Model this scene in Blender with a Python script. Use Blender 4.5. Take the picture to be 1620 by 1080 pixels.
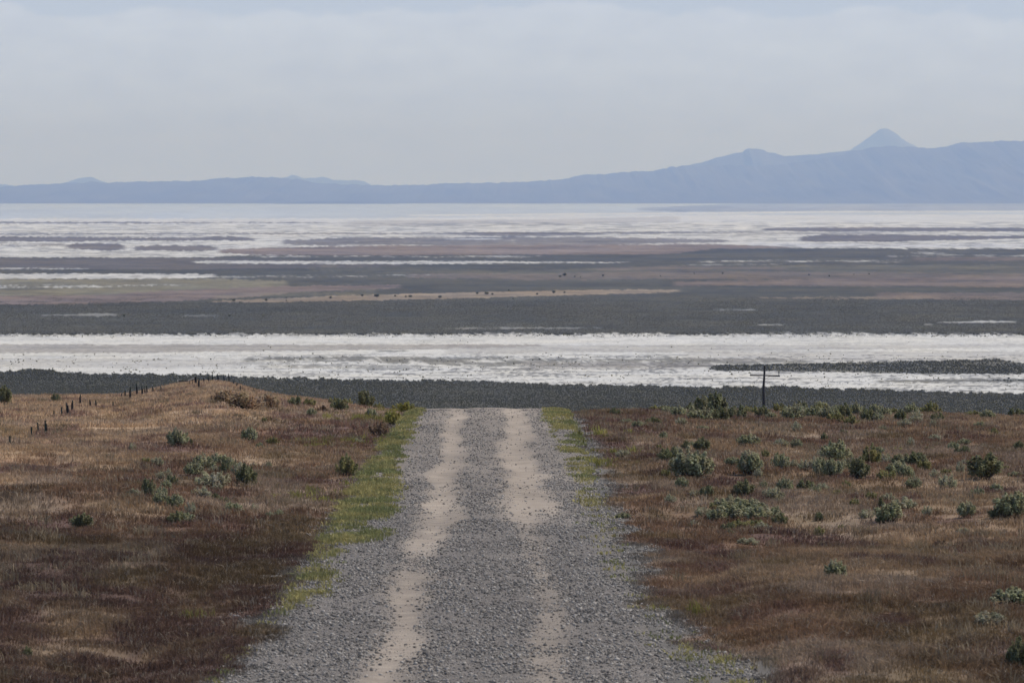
import bpy, math, random
import numpy as np

random.seed(7)
RNG = np.random.default_rng(11)
for o in list(bpy.data.objects):
    bpy.data.objects.remove(o, do_unlink=True)
SC = bpy.context.scene
COL = SC.collection

# ------------------------------------------------------------------ camera, sky, sun, exposure
F = 9000.0            # focal length in pixels of a 1620 px wide frame
CX, HY = 810.0, 313.0  # picture column of the optical axis, row of the true horizon
CAMZ = 60.0           # metres above the flat plain
cam_d = bpy.data.cameras.new('camera')
cam = bpy.data.objects.new('camera', cam_d)
COL.objects.link(cam)
cam_d.sensor_width = 36.0
cam_d.lens = F * 36.0 / 1620.0
cam_d.clip_start = 1.0
cam_d.clip_end = 250000.0
cam.location = (0, 0, CAMZ)
cam.rotation_euler = (math.radians(90) - math.atan((540 - HY) / F), 0, 0)
cam_d.dof.use_dof = True
cam_d.dof.focus_distance = 230.0
cam_d.dof.aperture_fstop = 8
SC.camera = cam

SUN_EL, SUN_AZ = math.radians(56), math.radians(68)   # azimuth from +Y (view) towards +X (right)
world = bpy.data.worlds.new("World")
SC.world = world
world.use_nodes = True
wn, wl = world.node_tree.nodes, world.node_tree.links
wn.clear()
w_out = wn.new('ShaderNodeOutputWorld')
w_bg = wn.new('ShaderNodeBackground')
w_sky = wn.new('ShaderNodeTexSky')
w_sky.sky_type = 'NISHITA'
w_sky.sun_disc = False
w_sky.sun_elevation = SUN_EL
w_sky.sun_rotation = SUN_AZ
w_sky.altitude = 1300
w_sky.dust_density = 0.4
w_bg.inputs['Strength'].default_value = 0.125
# a far bank of pale cumulus standing low over the horizon
w_tc = wn.new('ShaderNodeTexCoord')
w_sep = wn.new('ShaderNodeSeparateXYZ')
w_map = wn.new('ShaderNodeMapping'); w_map.inputs['Scale'].default_value = (1, 1, 1.9)
w_n1 = wn.new('ShaderNodeTexNoise'); w_n1.inputs['Scale'].default_value = 62; w_n1.inputs['Detail'].default_value = 7; w_n1.inputs['Roughness'].default_value = 0.58
w_n2 = wn.new('ShaderNodeTexNoise'); w_n2.inputs['Scale'].default_value = 26; w_n2.inputs['Detail'].default_value = 2
def wmath(op, a, b):
    m = wn.new('ShaderNodeMath'); m.operation = op
    for i, v in enumerate((a, b)):
        if isinstance(v, (int, float)): m.inputs[i].default_value = v
        else: wl.new(v, m.inputs[i])
    return m.outputs[0]
wl.new(w_tc.outputs['Generated'], w_sep.inputs[0])
wl.new(w_tc.outputs['Generated'], w_map.inputs[0])
wl.new(w_map.outputs[0], w_n1.inputs['Vector'])
wl.new(w_map.outputs[0], w_n2.inputs['Vector'])
edge = wmath('ADD', wmath('ADD', 0.0326, wmath('MULTIPLY', wmath('SUBTRACT', w_n1.outputs['Fac'], 0.5), 0.0095)),
             wmath('MULTIPLY', wmath('SUBTRACT', w_n2.outputs['Fac'], 0.5), 0.012))
w_mr = wn.new('ShaderNodeMapRange'); w_mr.interpolation_type = 'SMOOTHSTEP'
wl.new(wmath('SUBTRACT', edge, w_sep.outputs['Z']), w_mr.inputs['Value'])
w_mr.inputs['From Min'].default_value = -0.0004; w_mr.inputs['From Max'].default_value = 0.0011
w_mr.inputs['To Min'].default_value = 0.0; w_mr.inputs['To Max'].default_value = 1.0
w_top = wn.new('ShaderNodeMapRange'); w_top.interpolation_type = 'SMOOTHSTEP'   # brighter sunlit tops, greyer bellies
wl.new(w_sep.outputs['Z'], w_top.inputs['Value'])
w_top.inputs['From Min'].default_value = 0.004; w_top.inputs['From Max'].default_value = 0.031
w_cc = wn.new('ShaderNodeMixRGB'); wl.new(w_top.outputs['Result'], w_cc.inputs['Fac'])
w_cc.inputs[1].default_value = (3.55, 4.18, 6.7, 1); w_cc.inputs[2].default_value = (4.1, 4.72, 6.4, 1)
w_mix = wn.new('ShaderNodeMixRGB')
wl.new(w_mr.outputs['Result'], w_mix.inputs['Fac'])
w_veil = wn.new('ShaderNodeMapRange'); w_veil.interpolation_type = 'SMOOTHSTEP'
wl.new(w_sep.outputs['Z'], w_veil.inputs['Value'])
w_veil.inputs['From Min'].default_value = 0.05; w_veil.inputs['From Max'].default_value = 0.22
w_vm = wn.new('ShaderNodeMixRGB'); wl.new(w_veil.outputs['Result'], w_vm.inputs['Fac'])
w_vm.inputs[1].default_value = (3.5, 4.2, 5.9, 1); wl.new(w_sky.outputs[0], w_vm.inputs[2])
wl.new(w_vm.outputs[0], w_mix.inputs[1])
w_n3 = wn.new('ShaderNodeTexNoise'); w_n3.inputs['Scale'].default_value = 95; w_n3.inputs['Detail'].default_value = 6
w_map3 = wn.new('ShaderNodeMapping'); w_map3.inputs['Scale'].default_value = (1, 1, 2.6)
wl.new(w_tc.outputs['Generated'], w_map3.inputs[0]); wl.new(w_map3.outputs[0], w_n3.inputs['Vector'])
w_sc = wn.new('ShaderNodeVectorMath'); w_sc.operation = 'SCALE'
wl.new(w_cc.outputs[0], w_sc.inputs[0]); wl.new(wmath('ADD', 0.86, wmath('MULTIPLY', w_n3.outputs['Fac'], 0.28)), w_sc.inputs['Scale'])
wl.new(w_sc.outputs[0], w_mix.inputs[2])
wl.new(w_mix.outputs[0], w_bg.inputs['Color'])
wl.new(w_bg.outputs[0], w_out.inputs['Surface'])

sun_d = bpy.data.lights.new('sun', 'SUN')
sun_d.energy = 3.5
sun_d.angle = math.radians(0.6)
sun_d.color = (1.0, 0.945, 0.86)
sun = bpy.data.objects.new('sun', sun_d)
COL.objects.link(sun)
sun.location = (0, 0, 300)
sun.rotation_euler = (math.radians(90) - SUN_EL, 0, math.pi - SUN_AZ)

SC.view_settings.view_transform = 'Standard'
SC.view_settings.look = 'None'
SC.view_settings.exposure = 0.25
SC.view_settings.gamma = 1.0
SC.render.engine = 'CYCLES'
SC.cycles.use_denoising = True
SC.cycles.max_bounces = 6
SC.cycles.diffuse_bounces = 3
SC.cycles.glossy_bounces = 1
SC.cycles.transmission_bounces = 2
SC.cycles.transparent_max_bounces = 6
SC.cycles.volume_bounces = 0

# ------------------------------------------------------------------ helpers
def lerp_tab(tab, x):
    t = np.array(tab, float)
    return np.interp(x, t[:, 0], t[:, 1])

def smooth(e0, e1, x):
    t = np.clip((x - e0) / (e1 - e0), 0, 1)
    return t * t * (3 - 2 * t)

def _hash(ix, iy, seed):
    h = (ix.astype(np.int64) * 374761393 + iy.astype(np.int64) * 668265263 + seed * 1442695041) & 0xFFFFFFFF
    h = ((h ^ (h >> 13)) * 1274126177) & 0xFFFFFFFF
    h = ((h ^ (h >> 16)) * 2246822519) & 0xFFFFFFFF
    return ((h ^ (h >> 15)) & 0xFFFFFF) / float(0xFFFFFF)

def vnoise(x, y, seed=0):
    x = np.asarray(x, float); y = np.asarray(y, float)
    x, y = np.broadcast_arrays(x, y)
    ix = np.floor(x); iy = np.floor(y)
    fx = x - ix; fy = y - iy
    fx = fx * fx * (3 - 2 * fx); fy = fy * fy * (3 - 2 * fy)
    a = _hash(ix, iy, seed); b = _hash(ix + 1, iy, seed)
    c = _hash(ix, iy + 1, seed); d = _hash(ix + 1, iy + 1, seed)
    return (a + (b - a) * fx) * (1 - fy) + (c + (d - c) * fx) * fy   # 0..1

def fbm(x, y, seed=0, octv=4, rough=0.5):
    s = 0; amp = 1; tot = 0
    for k in range(octv):
        s = s + amp * vnoise(np.asarray(x) * 2 ** k + 17.3 * k, np.asarray(y) * 2 ** k - 9.1 * k, seed + k)
        tot += amp; amp *= rough
    return s / tot    # 0..1, centred near .5

def mesh_from(name, verts, faces, mat=None, col=None, parent=None, smooth_shade=False, link=True):
    """verts (N,3); faces (M,3) or (M,4); col (N,3) point colours"""
    me = bpy.data.meshes.new(name)
    verts = np.ascontiguousarray(verts, np.float32); faces = np.ascontiguousarray(faces, np.int32)
    k = faces.shape[1]; m = faces.shape[0]
    me.vertices.add(len(verts)); me.vertices.foreach_set('co', verts.ravel())
    me.loops.add(m * k); me.loops.foreach_set('vertex_index', faces.ravel())
    me.polygons.add(m)
    me.polygons.foreach_set('loop_start', np.arange(0, m * k, k, dtype=np.int32))
    me.polygons.foreach_set('loop_total', np.full(m, k, np.int32))
    if smooth_shade: me.polygons.foreach_set('use_smooth', np.ones(m, bool))
    if col is not None:
        a = me.color_attributes.new('tint', 'FLOAT_COLOR', 'POINT')
        c4 = np.ones((len(verts), 4), np.float32); c4[:, :3] = col
        a.data.foreach_set('color', c4.ravel())
    me.update(); me.validate()
    if mat: me.materials.append(mat)
    o = bpy.data.objects.new(name, me)
    if link: COL.objects.link(o)
    if parent: o.parent = parent
    return o

def grid_faces(nr, nc):
    i = np.arange(nr - 1)[:, None] * nc + np.arange(nc - 1)[None, :]
    return np.stack([i, i + 1, i + nc + 1, i + nc], -1).reshape(-1, 4)

def mat_tint(name, rough=0.9, var=0.25, scale=3.0, bump=0.0, bump_scale=30.0, transl=0.0, base=None, spec=0.2, detail=4):
    m = bpy.data.materials.new(name); m.use_nodes = True
    n, l = m.node_tree.nodes, m.node_tree.links
    p = n['Principled BSDF']; out = n['Material Output']
    p.inputs['Roughness'].default_value = rough
    p.inputs['Specular IOR Level'].default_value = spec
    if base is None:
        a = n.new('ShaderNodeAttribute'); a.attribute_name = 'tint'; src = a.outputs['Color']
    else:
        r = n.new('ShaderNodeRGB'); r.outputs[0].default_value = (*base, 1); src = r.outputs[0]
    g = n.new('ShaderNodeNewGeometry')
    t = n.new('ShaderNodeTexNoise'); t.inputs['Scale'].default_value = scale; t.inputs['Detail'].default_value = detail
    l.new(g.outputs['Position'], t.inputs['Vector'])
    mr = n.new('ShaderNodeMapRange'); l.new(t.outputs['Fac'], mr.inputs['Value'])
    mr.inputs['From Min'].default_value = .25; mr.inputs['From Max'].default_value = .75
    mr.inputs['To Min'].default_value = 1 - var; mr.inputs['To Max'].default_value = 1 + var
    mx = n.new('ShaderNodeVectorMath'); mx.operation = 'SCALE'
    l.new(src, mx.inputs[0]); l.new(mr.outputs['Result'], mx.inputs['Scale'])
    l.new(mx.outputs[0], p.inputs['Base Color'])
    if bump > 0:
        t2 = n.new('ShaderNodeTexNoise'); t2.inputs['Scale'].default_value = bump_scale; t2.inputs['Detail'].default_value = 5
        l.new(g.outputs['Position'], t2.inputs['Vector'])
        b = n.new('ShaderNodeBump'); b.inputs['Strength'].default_value = 0.8; b.inputs['Distance'].default_value = bump
        l.new(t2.outputs['Fac'], b.inputs['Height']); l.new(b.outputs[0], p.inputs['Normal'])
    if transl > 0:
        tr = n.new('ShaderNodeBsdfTranslucent'); l.new(mx.outputs[0], tr.inputs['Color'])
        ms = n.new('ShaderNodeMixShader'); ms.inputs[0].default_value = transl
        l.new(p.outputs[0], ms.inputs[1]); l.new(tr.outputs[0], ms.inputs[2]); l.new(ms.outputs[0], out.inputs['Surface'])
    return m

def tag(o, label=None, cat=None, group=None, kind=None):
    if label: o['label'] = label
    if cat: o['category'] = cat
    if group: o['group'] = group
    if kind: o['kind'] = kind
    return o

def empty(name, loc, rz=0.0):
    o = bpy.data.objects.new(name, None); COL.objects.link(o)
    o.empty_display_size = 0.3; o.location = loc; o.rotation_euler = (0, 0, rz)
    return o

def copy_tree(src, parent=None):
    c = src.copy(); COL.objects.link(c)
    if parent is not None: c.parent = parent
    for ch in src.children:
        copy_tree(ch, c)
    return c

# ------------------------------------------------------------------ the lie of the land
# skyline of the near hill: picture column -> (row of the bare ground's crest, distance of that crest)
CREST = [(-400, 642, 300), (0, 638, 300), (100, 638, 300), (195, 637, 310), (245, 627, 320), (285, 616, 330), (330, 612, 335),
         (368, 616, 330), (405, 630, 312), (460, 642, 280), (560, 649, 250), (640, 655, 235), (690, 651, 226),
         (780, 647, 225), (870, 650, 226), (900, 654, 230), (1000, 654, 240), (1100, 653, 250), (1250, 654, 255),
         (1400, 657, 255), (1620, 662, 255), (2100, 664, 255)]
_cp = np.array(CREST, float)
ROADX = -0.9
def near_z(x, y):
    """height of the hill the road crosses (before it meets the plain)"""
    yy = np.maximum(y, 60.0)
    px = CX + F * x / yy
    py = sum(np.interp(px + o, _cp[:, 0], _cp[:, 1]) for o in (-24, -8, 8, 24)) / 4
    d0 = np.interp(px, _cp[:, 0], _cp[:, 2])
    s = 99000.0 / (py - 410.0) - d0
    a = 5.5 / np.maximum(d0 * d0 - s * s, 2000.0)
    z = 54.5 - (410.0 - HY) / F * y - a * np.maximum(0, y - s) ** 2
    t = np.abs(x - ROADX)
    side = smooth(2.9, 5.0, t)
    z = z + side * ((fbm(x / 5.0, y / 9.0, 3, 3) - 0.5) * np.interp(y, [120, 210], [.6, .22]) + (fbm(x / 1.3, y / 1.6, 5, 2) - 0.5) * np.interp(y, [120, 210], [.2, .1]))
    z = z - 0.10 * np.exp(-((t - 4.3) / 0.6) ** 2) * smooth(140, 90, y)      # a shallow ditch
    z = z + smooth(4.0, 9.0, ROADX - x) * 0.25 * smooth(60, 110, y)
    return z

def road_crown(x, y):
    t = np.abs(x - ROADX)
    z = 0.07 * (1 - np.clip(t / 3.0, 0, 1.3) ** 2)
    ls, rs = track_lines(y)
    z = z - 0.035 * np.exp(-((x - ROADX - ls) / 0.33) ** 2) - 0.035 * np.exp(-((x - ROADX - rs) / 0.36) ** 2)
    return z

def track_lines(y):
    ls = np.interp(y, [60, 90, 128, 150, 172, 205, 260], [-.72, -.78, -.62, -.80, -.95, -1.02, -1.0]) + (vnoise(y / 9.0, 0, 70) - .5) * .22
    rs = np.interp(y, [60, 90, 128, 150, 172, 205, 260], [1.40, 1.42, 1.22, 1.10, 1.04, 1.02, 1.0]) + (vnoise(y / 11.0, 3, 71) - .5) * .2
    return ls, rs

def ground_z(x, y):
    n = near_z(x, y)
    k = 4.0
    return np.where(n > 40, n, k * np.logaddexp(np.clip(n, -400, 400) / k, 0.0))

def road_z(x, y):
    n = near_z(np.full_like(np.asarray(x, float), ROADX), y)
    z = np.where(n > 40, n, 4.0 * np.logaddexp(np.clip(n, -400, 400) / 4.0, 0.0))
    return z + road_crown(x, y)

def road_mesh_z(x, y):
    return road_z(x, y) + .004 - .35 * smooth(2.86, 3.4, np.abs(x - ROADX))

def surf_z(x, y):
    t = np.abs(x - ROADX)
    return np.maximum(ground_z(x, y) - .16 * smooth(2.95, 2.75, t), np.where(t < 3.3, road_mesh_z(x, y), -99))

def hit_ground(px, py, fallback=None):
    """distance at which the view ray through a photograph point meets the hill"""
    d = np.arange(66.0, 420.0, 0.25)
    x = (px - CX) / F * d
    z = CAMZ - (py - HY) / F * d
    g = near_z(x, d)
    under = np.nonzero(z <= g)[0]
    if len(under) == 0:
        pyg = HY + F * (CAMZ - g) / d
        i = int(np.argmin(pyg)) if fallback is None else int(np.argmin(np.abs(d - fallback)))
    else:
        i = int(under[0])
    return float(x[i]), float(d[i]), float(g[i])

# ------------------------------------------------------------------ cover of the plain (salt, scrub, dry grass, painted mirage)
MIRAGE_SALT = (.36, .38, .41); SALT = (.505, .475, .425); PALE = (.46, .435, .395); BEIGE = (.262, .232, .198); SAGE = (.058, .051, .032); SCRUB = (.098, .080, .066)
RUST = (.145, .104, .076); OLIVE = (.150, .130, .080); PINK = (.142, .104, .083); TAN = (.215, .162, .106)
GREYW = (.46, .45, .45); DUST = (.26, .25, .23); MIRAGE_DARK = (.16, .16, .18)  # last one: mirage of the mountains, painted as a ground colour
# colour, opacity, ragged (px), speckle, [(column, top row, bottom row), ...]
BANDS = [
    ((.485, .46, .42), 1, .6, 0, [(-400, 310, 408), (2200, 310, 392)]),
    (MIRAGE_SALT, 1, 1.2, 0, [(-400, 310, 345.5), (540, 310, 346), (900, 310, 341), (2200, 310, 338)]),  # far salt, with the mirage's bluish sky reflection painted in
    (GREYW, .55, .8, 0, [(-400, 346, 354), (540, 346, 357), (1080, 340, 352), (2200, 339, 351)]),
    (BEIGE, .4, .8, .2, [(540, 349, 358), (900, 346, 356), (1080, 342, 350)]),
    (MIRAGE_DARK, .55, .5, 0, [(1000, 330, 332), (1080, 326, 335.5), (1350, 316, 333.5), (2200, 314, 332)]),  # mirage strip in the mountains' tone, painted onto the flats
    (SALT, .8, .3, 0, [(1480, 318, 319), (2200, 316.5, 318.5)]),
    (SALT, .9, .4, 0, [(640, 340, 342), (900, 337.5, 340), (1340, 334, 336.5), (2200, 333, 335)]),
    (SCRUB, .85, .8, .25, [(-400, 350.8, 353.6), (240, 351, 353.6), (370, 351.3, 353), (520, 352, 353)]),
    (SCRUB, .8, .9, .35, [(-400, 369.5, 372), (540, 368.5, 370.5), (760, 367.5, 370), (900, 367.5, 371), (1200, 366, 367.5)]),
    (SCRUB, .75, .9, .3, [(700, 369, 371), (770, 367.5, 374), (890, 367.5, 373), (960, 369, 371)]),
    (SCRUB, .95, 1.1, .1, [(-400, 375, 382), (100, 374.5, 382), (240, 375.5, 380.5), (370, 374.5, 380.5), (410, 378, 380.5)]),
    (SCRUB, .6, 1.2, .5, [(-400, 383.5, 390), (70, 384, 390), (110, 386, 389)]),
    (SCRUB, .95, 1.3, .05, [(98, 388, 392), (120, 384.5, 394), (180, 384.5, 396.5), (205, 389, 394)]),
    (SCRUB, .95, 1.2, .05, [(204, 392, 395), (240, 388.5, 397), (320, 388, 397), (352, 392, 396)]),
    (SCRUB, .85, 1.2, .3, [(440, 381, 386), (540, 376, 390), (800, 375, 390), (960, 375, 388), (1080, 378, 384), (1160, 380, 383)]),
    (GREYW, .8, .7, .3, [(700, 377, 379.2), (800, 377.4, 379)]),
    (PALE, .8, .7, 0.42, [(530, 387, 389.5), (690, 387.5, 389)]),
    (RUST, .95, 1.0, .12, [(340, 395, 399), (420, 392, 404), (560, 389, 404), (840, 388, 403), (1080, 386, 402), (1210, 388, 396), (1260, 391, 393)]),
    (SCRUB, .95, .8, .12, [(1200, 361, 364), (1260, 359.5, 366), (1500, 360, 366), (2200, 361, 367)]),
    (SCRUB, .5, .9, .3, [(1100, 368.5, 370), (1400, 367.5, 371)]),
    (SCRUB, .95, .9, .12, [(1258, 376, 381), (1300, 371, 382.5), (1410, 371, 382), (1560, 373, 378.5), (1700, 372, 377), (2200, 371, 377)]),
    (GREYW, .85, 1, .35, [(1180, 384, 389), (1400, 386, 391), (2200, 384, 392)]),
    (SAGE, 1, 1.2, .12, [(1050, 403, 600), (1130, 394, 600), (1260, 392, 600), (1450, 393, 600), (2200, 395, 600)]),
    (PALE, .85, .9, 0.52, [(1430, 400.5, 402), (1480, 397.5, 402), (1500, 400, 402)]),
    (PALE, .7, 1, 0.60, [(1400, 404.5, 406), (1500, 402.5, 405.5), (2200, 402, 406)]),
    (RUST, .6, 1.1, .3, [(1440, 407, 412), (2200, 406, 414)]),
    (PALE, .9, 1.0, 0.30, [(-400, 399, 407.5), (200, 400.5, 407.5), (380, 403, 407.5), (480, 405, 406.5)]),
    (SAGE, 1, .8, .0, [(340, 405, 600), (430, 403.5, 600), (560, 404, 600), (880, 402.5, 600), (1120, 402, 600)]),
    (SAGE, 1, .9, .2, [(-400, 409, 600), (100, 408, 600), (200, 407.5, 600), (360, 406.5, 600)]),
    (SCRUB, .7, 1, .2, [(-400, 409, 426), (330, 408, 426), (460, 410, 424), (640, 418, 421)]),
    (PALE, .75, .8, 0.60, [(400, 405, 407), (540, 404.5, 407), (860, 404.5, 407)]),
    (PALE, .95, .9, 0.37, [(300, 413, 415), (380, 412.5, 417), (540, 413, 418), (760, 413, 417), (890, 414, 416), (990, 414.5, 415.8)]),
    (PALE, .7, .8, 0.60, [(930, 414.5, 416), (1000, 414, 416)]),
    (PALE, .7, .7, 0.52, [(-400, 423.5, 426.5), (90, 424, 426), (150, 424.7, 425.6)]),
    (PALE, 1, 1.1, 0.20, [(-400, 433, 442), (120, 432.5, 441), (280, 432.5, 440.5), (345, 434, 438.5)]),
    (OLIVE, .9, 1.4, .15, [(-400, 441.5, 469), (200, 441, 468), (330, 441, 464), (460, 444, 458)]),
    (OLIVE, .3, 2.0, .4, [(480, 421, 428), (800, 428, 438), (1080, 420, 440), (2200, 418, 440)]),
    (PALE, .85, .8, 0.60, [(-400, 450.5, 456), (130, 450.5, 455), (250, 449.5, 452), (300, 449.5, 451.5)]),
    (PALE, .5, .8, 0.60, [(300, 436.5, 439.5), (560, 435, 438.5), (700, 434, 437)]),
    (SCRUB, .8, .8, .3, [(-400, 467.5, 470.5), (110, 467.5, 470), (170, 467.8, 469)]),
    (PINK, .95, 1.2, .12, [(-400, 470, 487), (120, 467.5, 481), (240, 461, 478), (380, 455, 471), (480, 452, 462), (640, 450, 455)]),
    (RUST, .55, 1.4, .35, [(640, 433, 439), (880, 432, 443), (1080, 428, 441), (1500, 432, 444), (2200, 430, 444)]),
    (RUST, .5, 1.2, .35, [(940, 423, 428), (1080, 420, 426), (1250, 423, 427)]),
    (RUST, .75, 1.4, .25, [(1060, 445, 452), (1300, 441, 452), (1620, 438, 454), (2200, 438, 454)]),
    (PALE, .8, .8, 0.60, [(1100, 412.5, 415), (1210, 411.5, 414), (1290, 412, 414), (1430, 411.5, 415)]),
    (PALE, .4, .8, 0.60, [(1080, 418, 419.5), (1260, 417, 419)]),
    (OLIVE, .35, 1.2, .45, [(330, 466, 474), (600, 456, 468)]),
    (TAN, .95, 1.0, .2, [(330, 476, 478), (420, 472.5, 478.5), (540, 467.5, 476), (700, 463, 472.5), (850, 460.5, 468.5), (950, 458.5, 465), (1080, 458, 462)]),
    (TAN, .7, 1.0, .45, [(1195, 470.5, 472), (1300, 469.5, 473), (1440, 468.5, 473), (1480, 469, 472)]),
    (RUST, .7, 1.4, .3, [(1380, 463, 471), (1500, 463, 474), (2200, 462, 475)]),
    (DUST, .38, .9, .3, [(60, 498, 499.2), (120, 497, 499), (150, 494.5, 500), (190, 497, 500)]),
    (DUST, .28, .9, .3, [(280, 499, 501), (320, 497.5, 501), (352, 498, 501)]),
    (DUST, .5, .8, .56, [(700, 518, 520.5), (960, 517.5, 520)]),
    (PALE, .55, .7, 0.57, [(1190, 512.5, 514.5), (1255, 512, 514)]),
    (PALE, .8, .5, 0.22, [(1460, 512.3, 514.3), (1478, 512.3, 514.3)]),
    (PALE, .7, .7, 0.32, [(1480, 509.5, 511), (1560, 507.5, 510), (1612, 507.5, 510)]),
    (DUST, .5, .8, .5, [(1120, 489, 491.5), (1200, 488.5, 491)]),
    # the broad near salt flat
    (SALT, 1, 2.2, .0, [(-400, 529, 590), (0, 529, 588), (60, 529, 584), (130, 529, 590), (240, 529, 591), (360, 528, 595), (540, 529, 599), (740, 528, 602),
                        (900, 528, 607), (1080, 528, 611), (1240, 527, 612), (1400, 528, 616), (1620, 529, 622), (2200, 530, 634)]),
    (BEIGE, .8, 1.2, .05, [(-400, 544, 559), (200, 544.5, 558), (480, 544.5, 555), (700, 544.5, 552), (860, 545, 548)]),
    (BEIGE, .45, 1.2, .2, [(700, 545, 559), (1080, 546, 556), (1620, 544, 549), (2200, 544, 549)]),
    (BEIGE, .35, 1.5, .3, [(-400, 566, 578), (200, 566, 582), (400, 569, 581)]),
    (SAGE, .7, .7, .25, [(590, 554, 556.5), (650, 554, 556.5)]),
    (SAGE, .75, 1.6, .5, [(380, 566, 572), (540, 563, 573), (800, 565, 579), (1000, 567, 582), (1180, 566, 578), (1300, 567, 578)]),
    (BEIGE, .6, 1.6, .3, [(820, 572, 584), (1080, 572, 584), (1140, 575, 580)]),
    (SAGE, .55, 1.5, .5, [(400, 577, 581), (620, 577, 585), (700, 579, 582)]),
    (BEIGE, .4, 1.4, .4, [(1080, 556, 572), (1620, 556, 572), (2200, 556, 572)]),
    (SAGE, .93, 1.3, .10, [(1115, 581, 584), (1140, 577, 587), (1250, 576, 587.5), (1350, 573, 589), (1500, 570, 592), (1580, 567, 592), (1640, 577, 592), (2200, 576, 594)]),
    (SAGE, .8, 1.3, .35, [(1380, 602, 604), (1530, 599, 605), (1640, 598, 604), (2200, 600, 606)]),
]
# how thick knee-high brush stands on the plain (0..1), per photograph row/column
def band_mask(px, py, k, op, rag, spk, p):
    sc = np.interp(np.clip(py, 330, 600), [330, 600], [.55, 1.3])
    wob = (fbm(px / 60, py * 0 + k * 3.7, 100 + k, 3) - .5) * 1.4 * rag + ((fbm(px / (7 * sc), py * 0 + k, 300 + k, 4, .65) - .5) * 3.4 + (fbm(px / 3.5, py / 1.2 + k, 320 + k, 2) - .5) * 1.6) * rag
    wob2 = (fbm(px / 55, py * 0 + k * 5.1, 200 + k, 3) - .5) * 1.4 * rag + ((fbm(px / (6 * sc), py * 0 + k, 400 + k, 4, .65) - .5) * 3.4 + (fbm(px / 3.5, py / 1.2 + k, 420 + k, 2) - .5) * 1.6) * rag
    top = np.interp(px, p[:, 0], p[:, 1]); bot = np.interp(px, p[:, 0], p[:, 2])
    soft = .55 * rag
    m = smooth(-soft, soft, py - top + wob) * smooth(-soft, soft, bot - py + wob2)
    ends = smooth(p[0, 0] - 1, p[0, 0] + 14, px) * smooth(p[-1, 0] + 1, p[-1, 0] - 14, px)
    m = m * ends * op
    if spk > 0:
        n = .55 * fbm(px / 30, py / (1.2 * sc), 500 + k, 3, .6) + .45 * fbm(px / (4.5 * sc), py / (1.1 * sc), 520 + k, 3, .6)
        m = m * smooth(spk - .18, spk + .06, n)
    return m

def plain_cover(px, py):
    """albedo of the bare plain, painted mirage included, and the amount of brush, at the place seen at (px, py)"""
    shp = np.broadcast(px, py).shape
    px = np.ascontiguousarray(np.broadcast_to(px, shp)).ravel(); py = np.ascontiguousarray(np.broadcast_to(py, shp)).ravel()
    c = np.empty((len(px), 3)); c[...] = SAGE
    salt = np.zeros(len(px))
    for k, (colr, op, rag, spk, pts) in enumerate(BANDS):
        p = np.array(pts, float)
        sel = np.nonzero((py > p[:, 1].min() - 9) & (py < p[:, 2].max() + 9) & (px > p[0, 0] - 2) & (px < p[-1, 0] + 2))[0]
        if len(sel) == 0: continue
        m = band_mask(px[sel], py[sel], k, op, rag, spk, p)
        c[sel] += (np.array(colr) - c[sel]) * m[:, None]
        s_ = 1.0 if k == 0 or colr in (SALT, PALE, BEIGE, GREYW, MIRAGE_SALT) else 0.0
        salt[sel] += (s_ - salt[sel]) * m
    px = px.reshape(shp); py = py.reshape(shp); c = c.reshape(shp + (3,)); salt = salt.reshape(shp)
    v = 1 + ((fbm(px / 22, py / 1.6, 900, 5, .62) - .5) * .7 + (fbm(px / 160, py / 3.5, 905, 3) - .5) * .7 + (fbm(px / 40, py / .8, 907, 4, .65) - .5) * .75) * (1 - .75 * salt)
    st = smooth(.47, .62, fbm(px / 5, py / 1.3, 960, 3, .6) * .5 + fbm(px / 70, py / 1.6, 961, 3) * .5) * salt * smooth(520, 530, py) * (.20 + .42 * smooth(556, 566, py) * smooth(250, 620, px))
    st = st + smooth(.40, .60, fbm(px / 5, py / 3, 963, 3)) * salt * smooth(535, 528, py) * smooth(520, 526, py) * .55
    st = st + smooth(.44, .64, fbm(px / 24, py / 1.0, 970, 5, .68)) * salt * smooth(470, 430, py) * smooth(346, 354, py) * .44
    v = v * (1 - st)
    g = fbm(px / 90, py / 5, 930, 3) - .5
    c = c * v[..., None]
    c = c * (1 + np.stack([g * .25, g * .1, -g * .25], -1) * (1 - salt * .7)[..., None])
    return np.clip(c, .02, .9), salt

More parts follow.
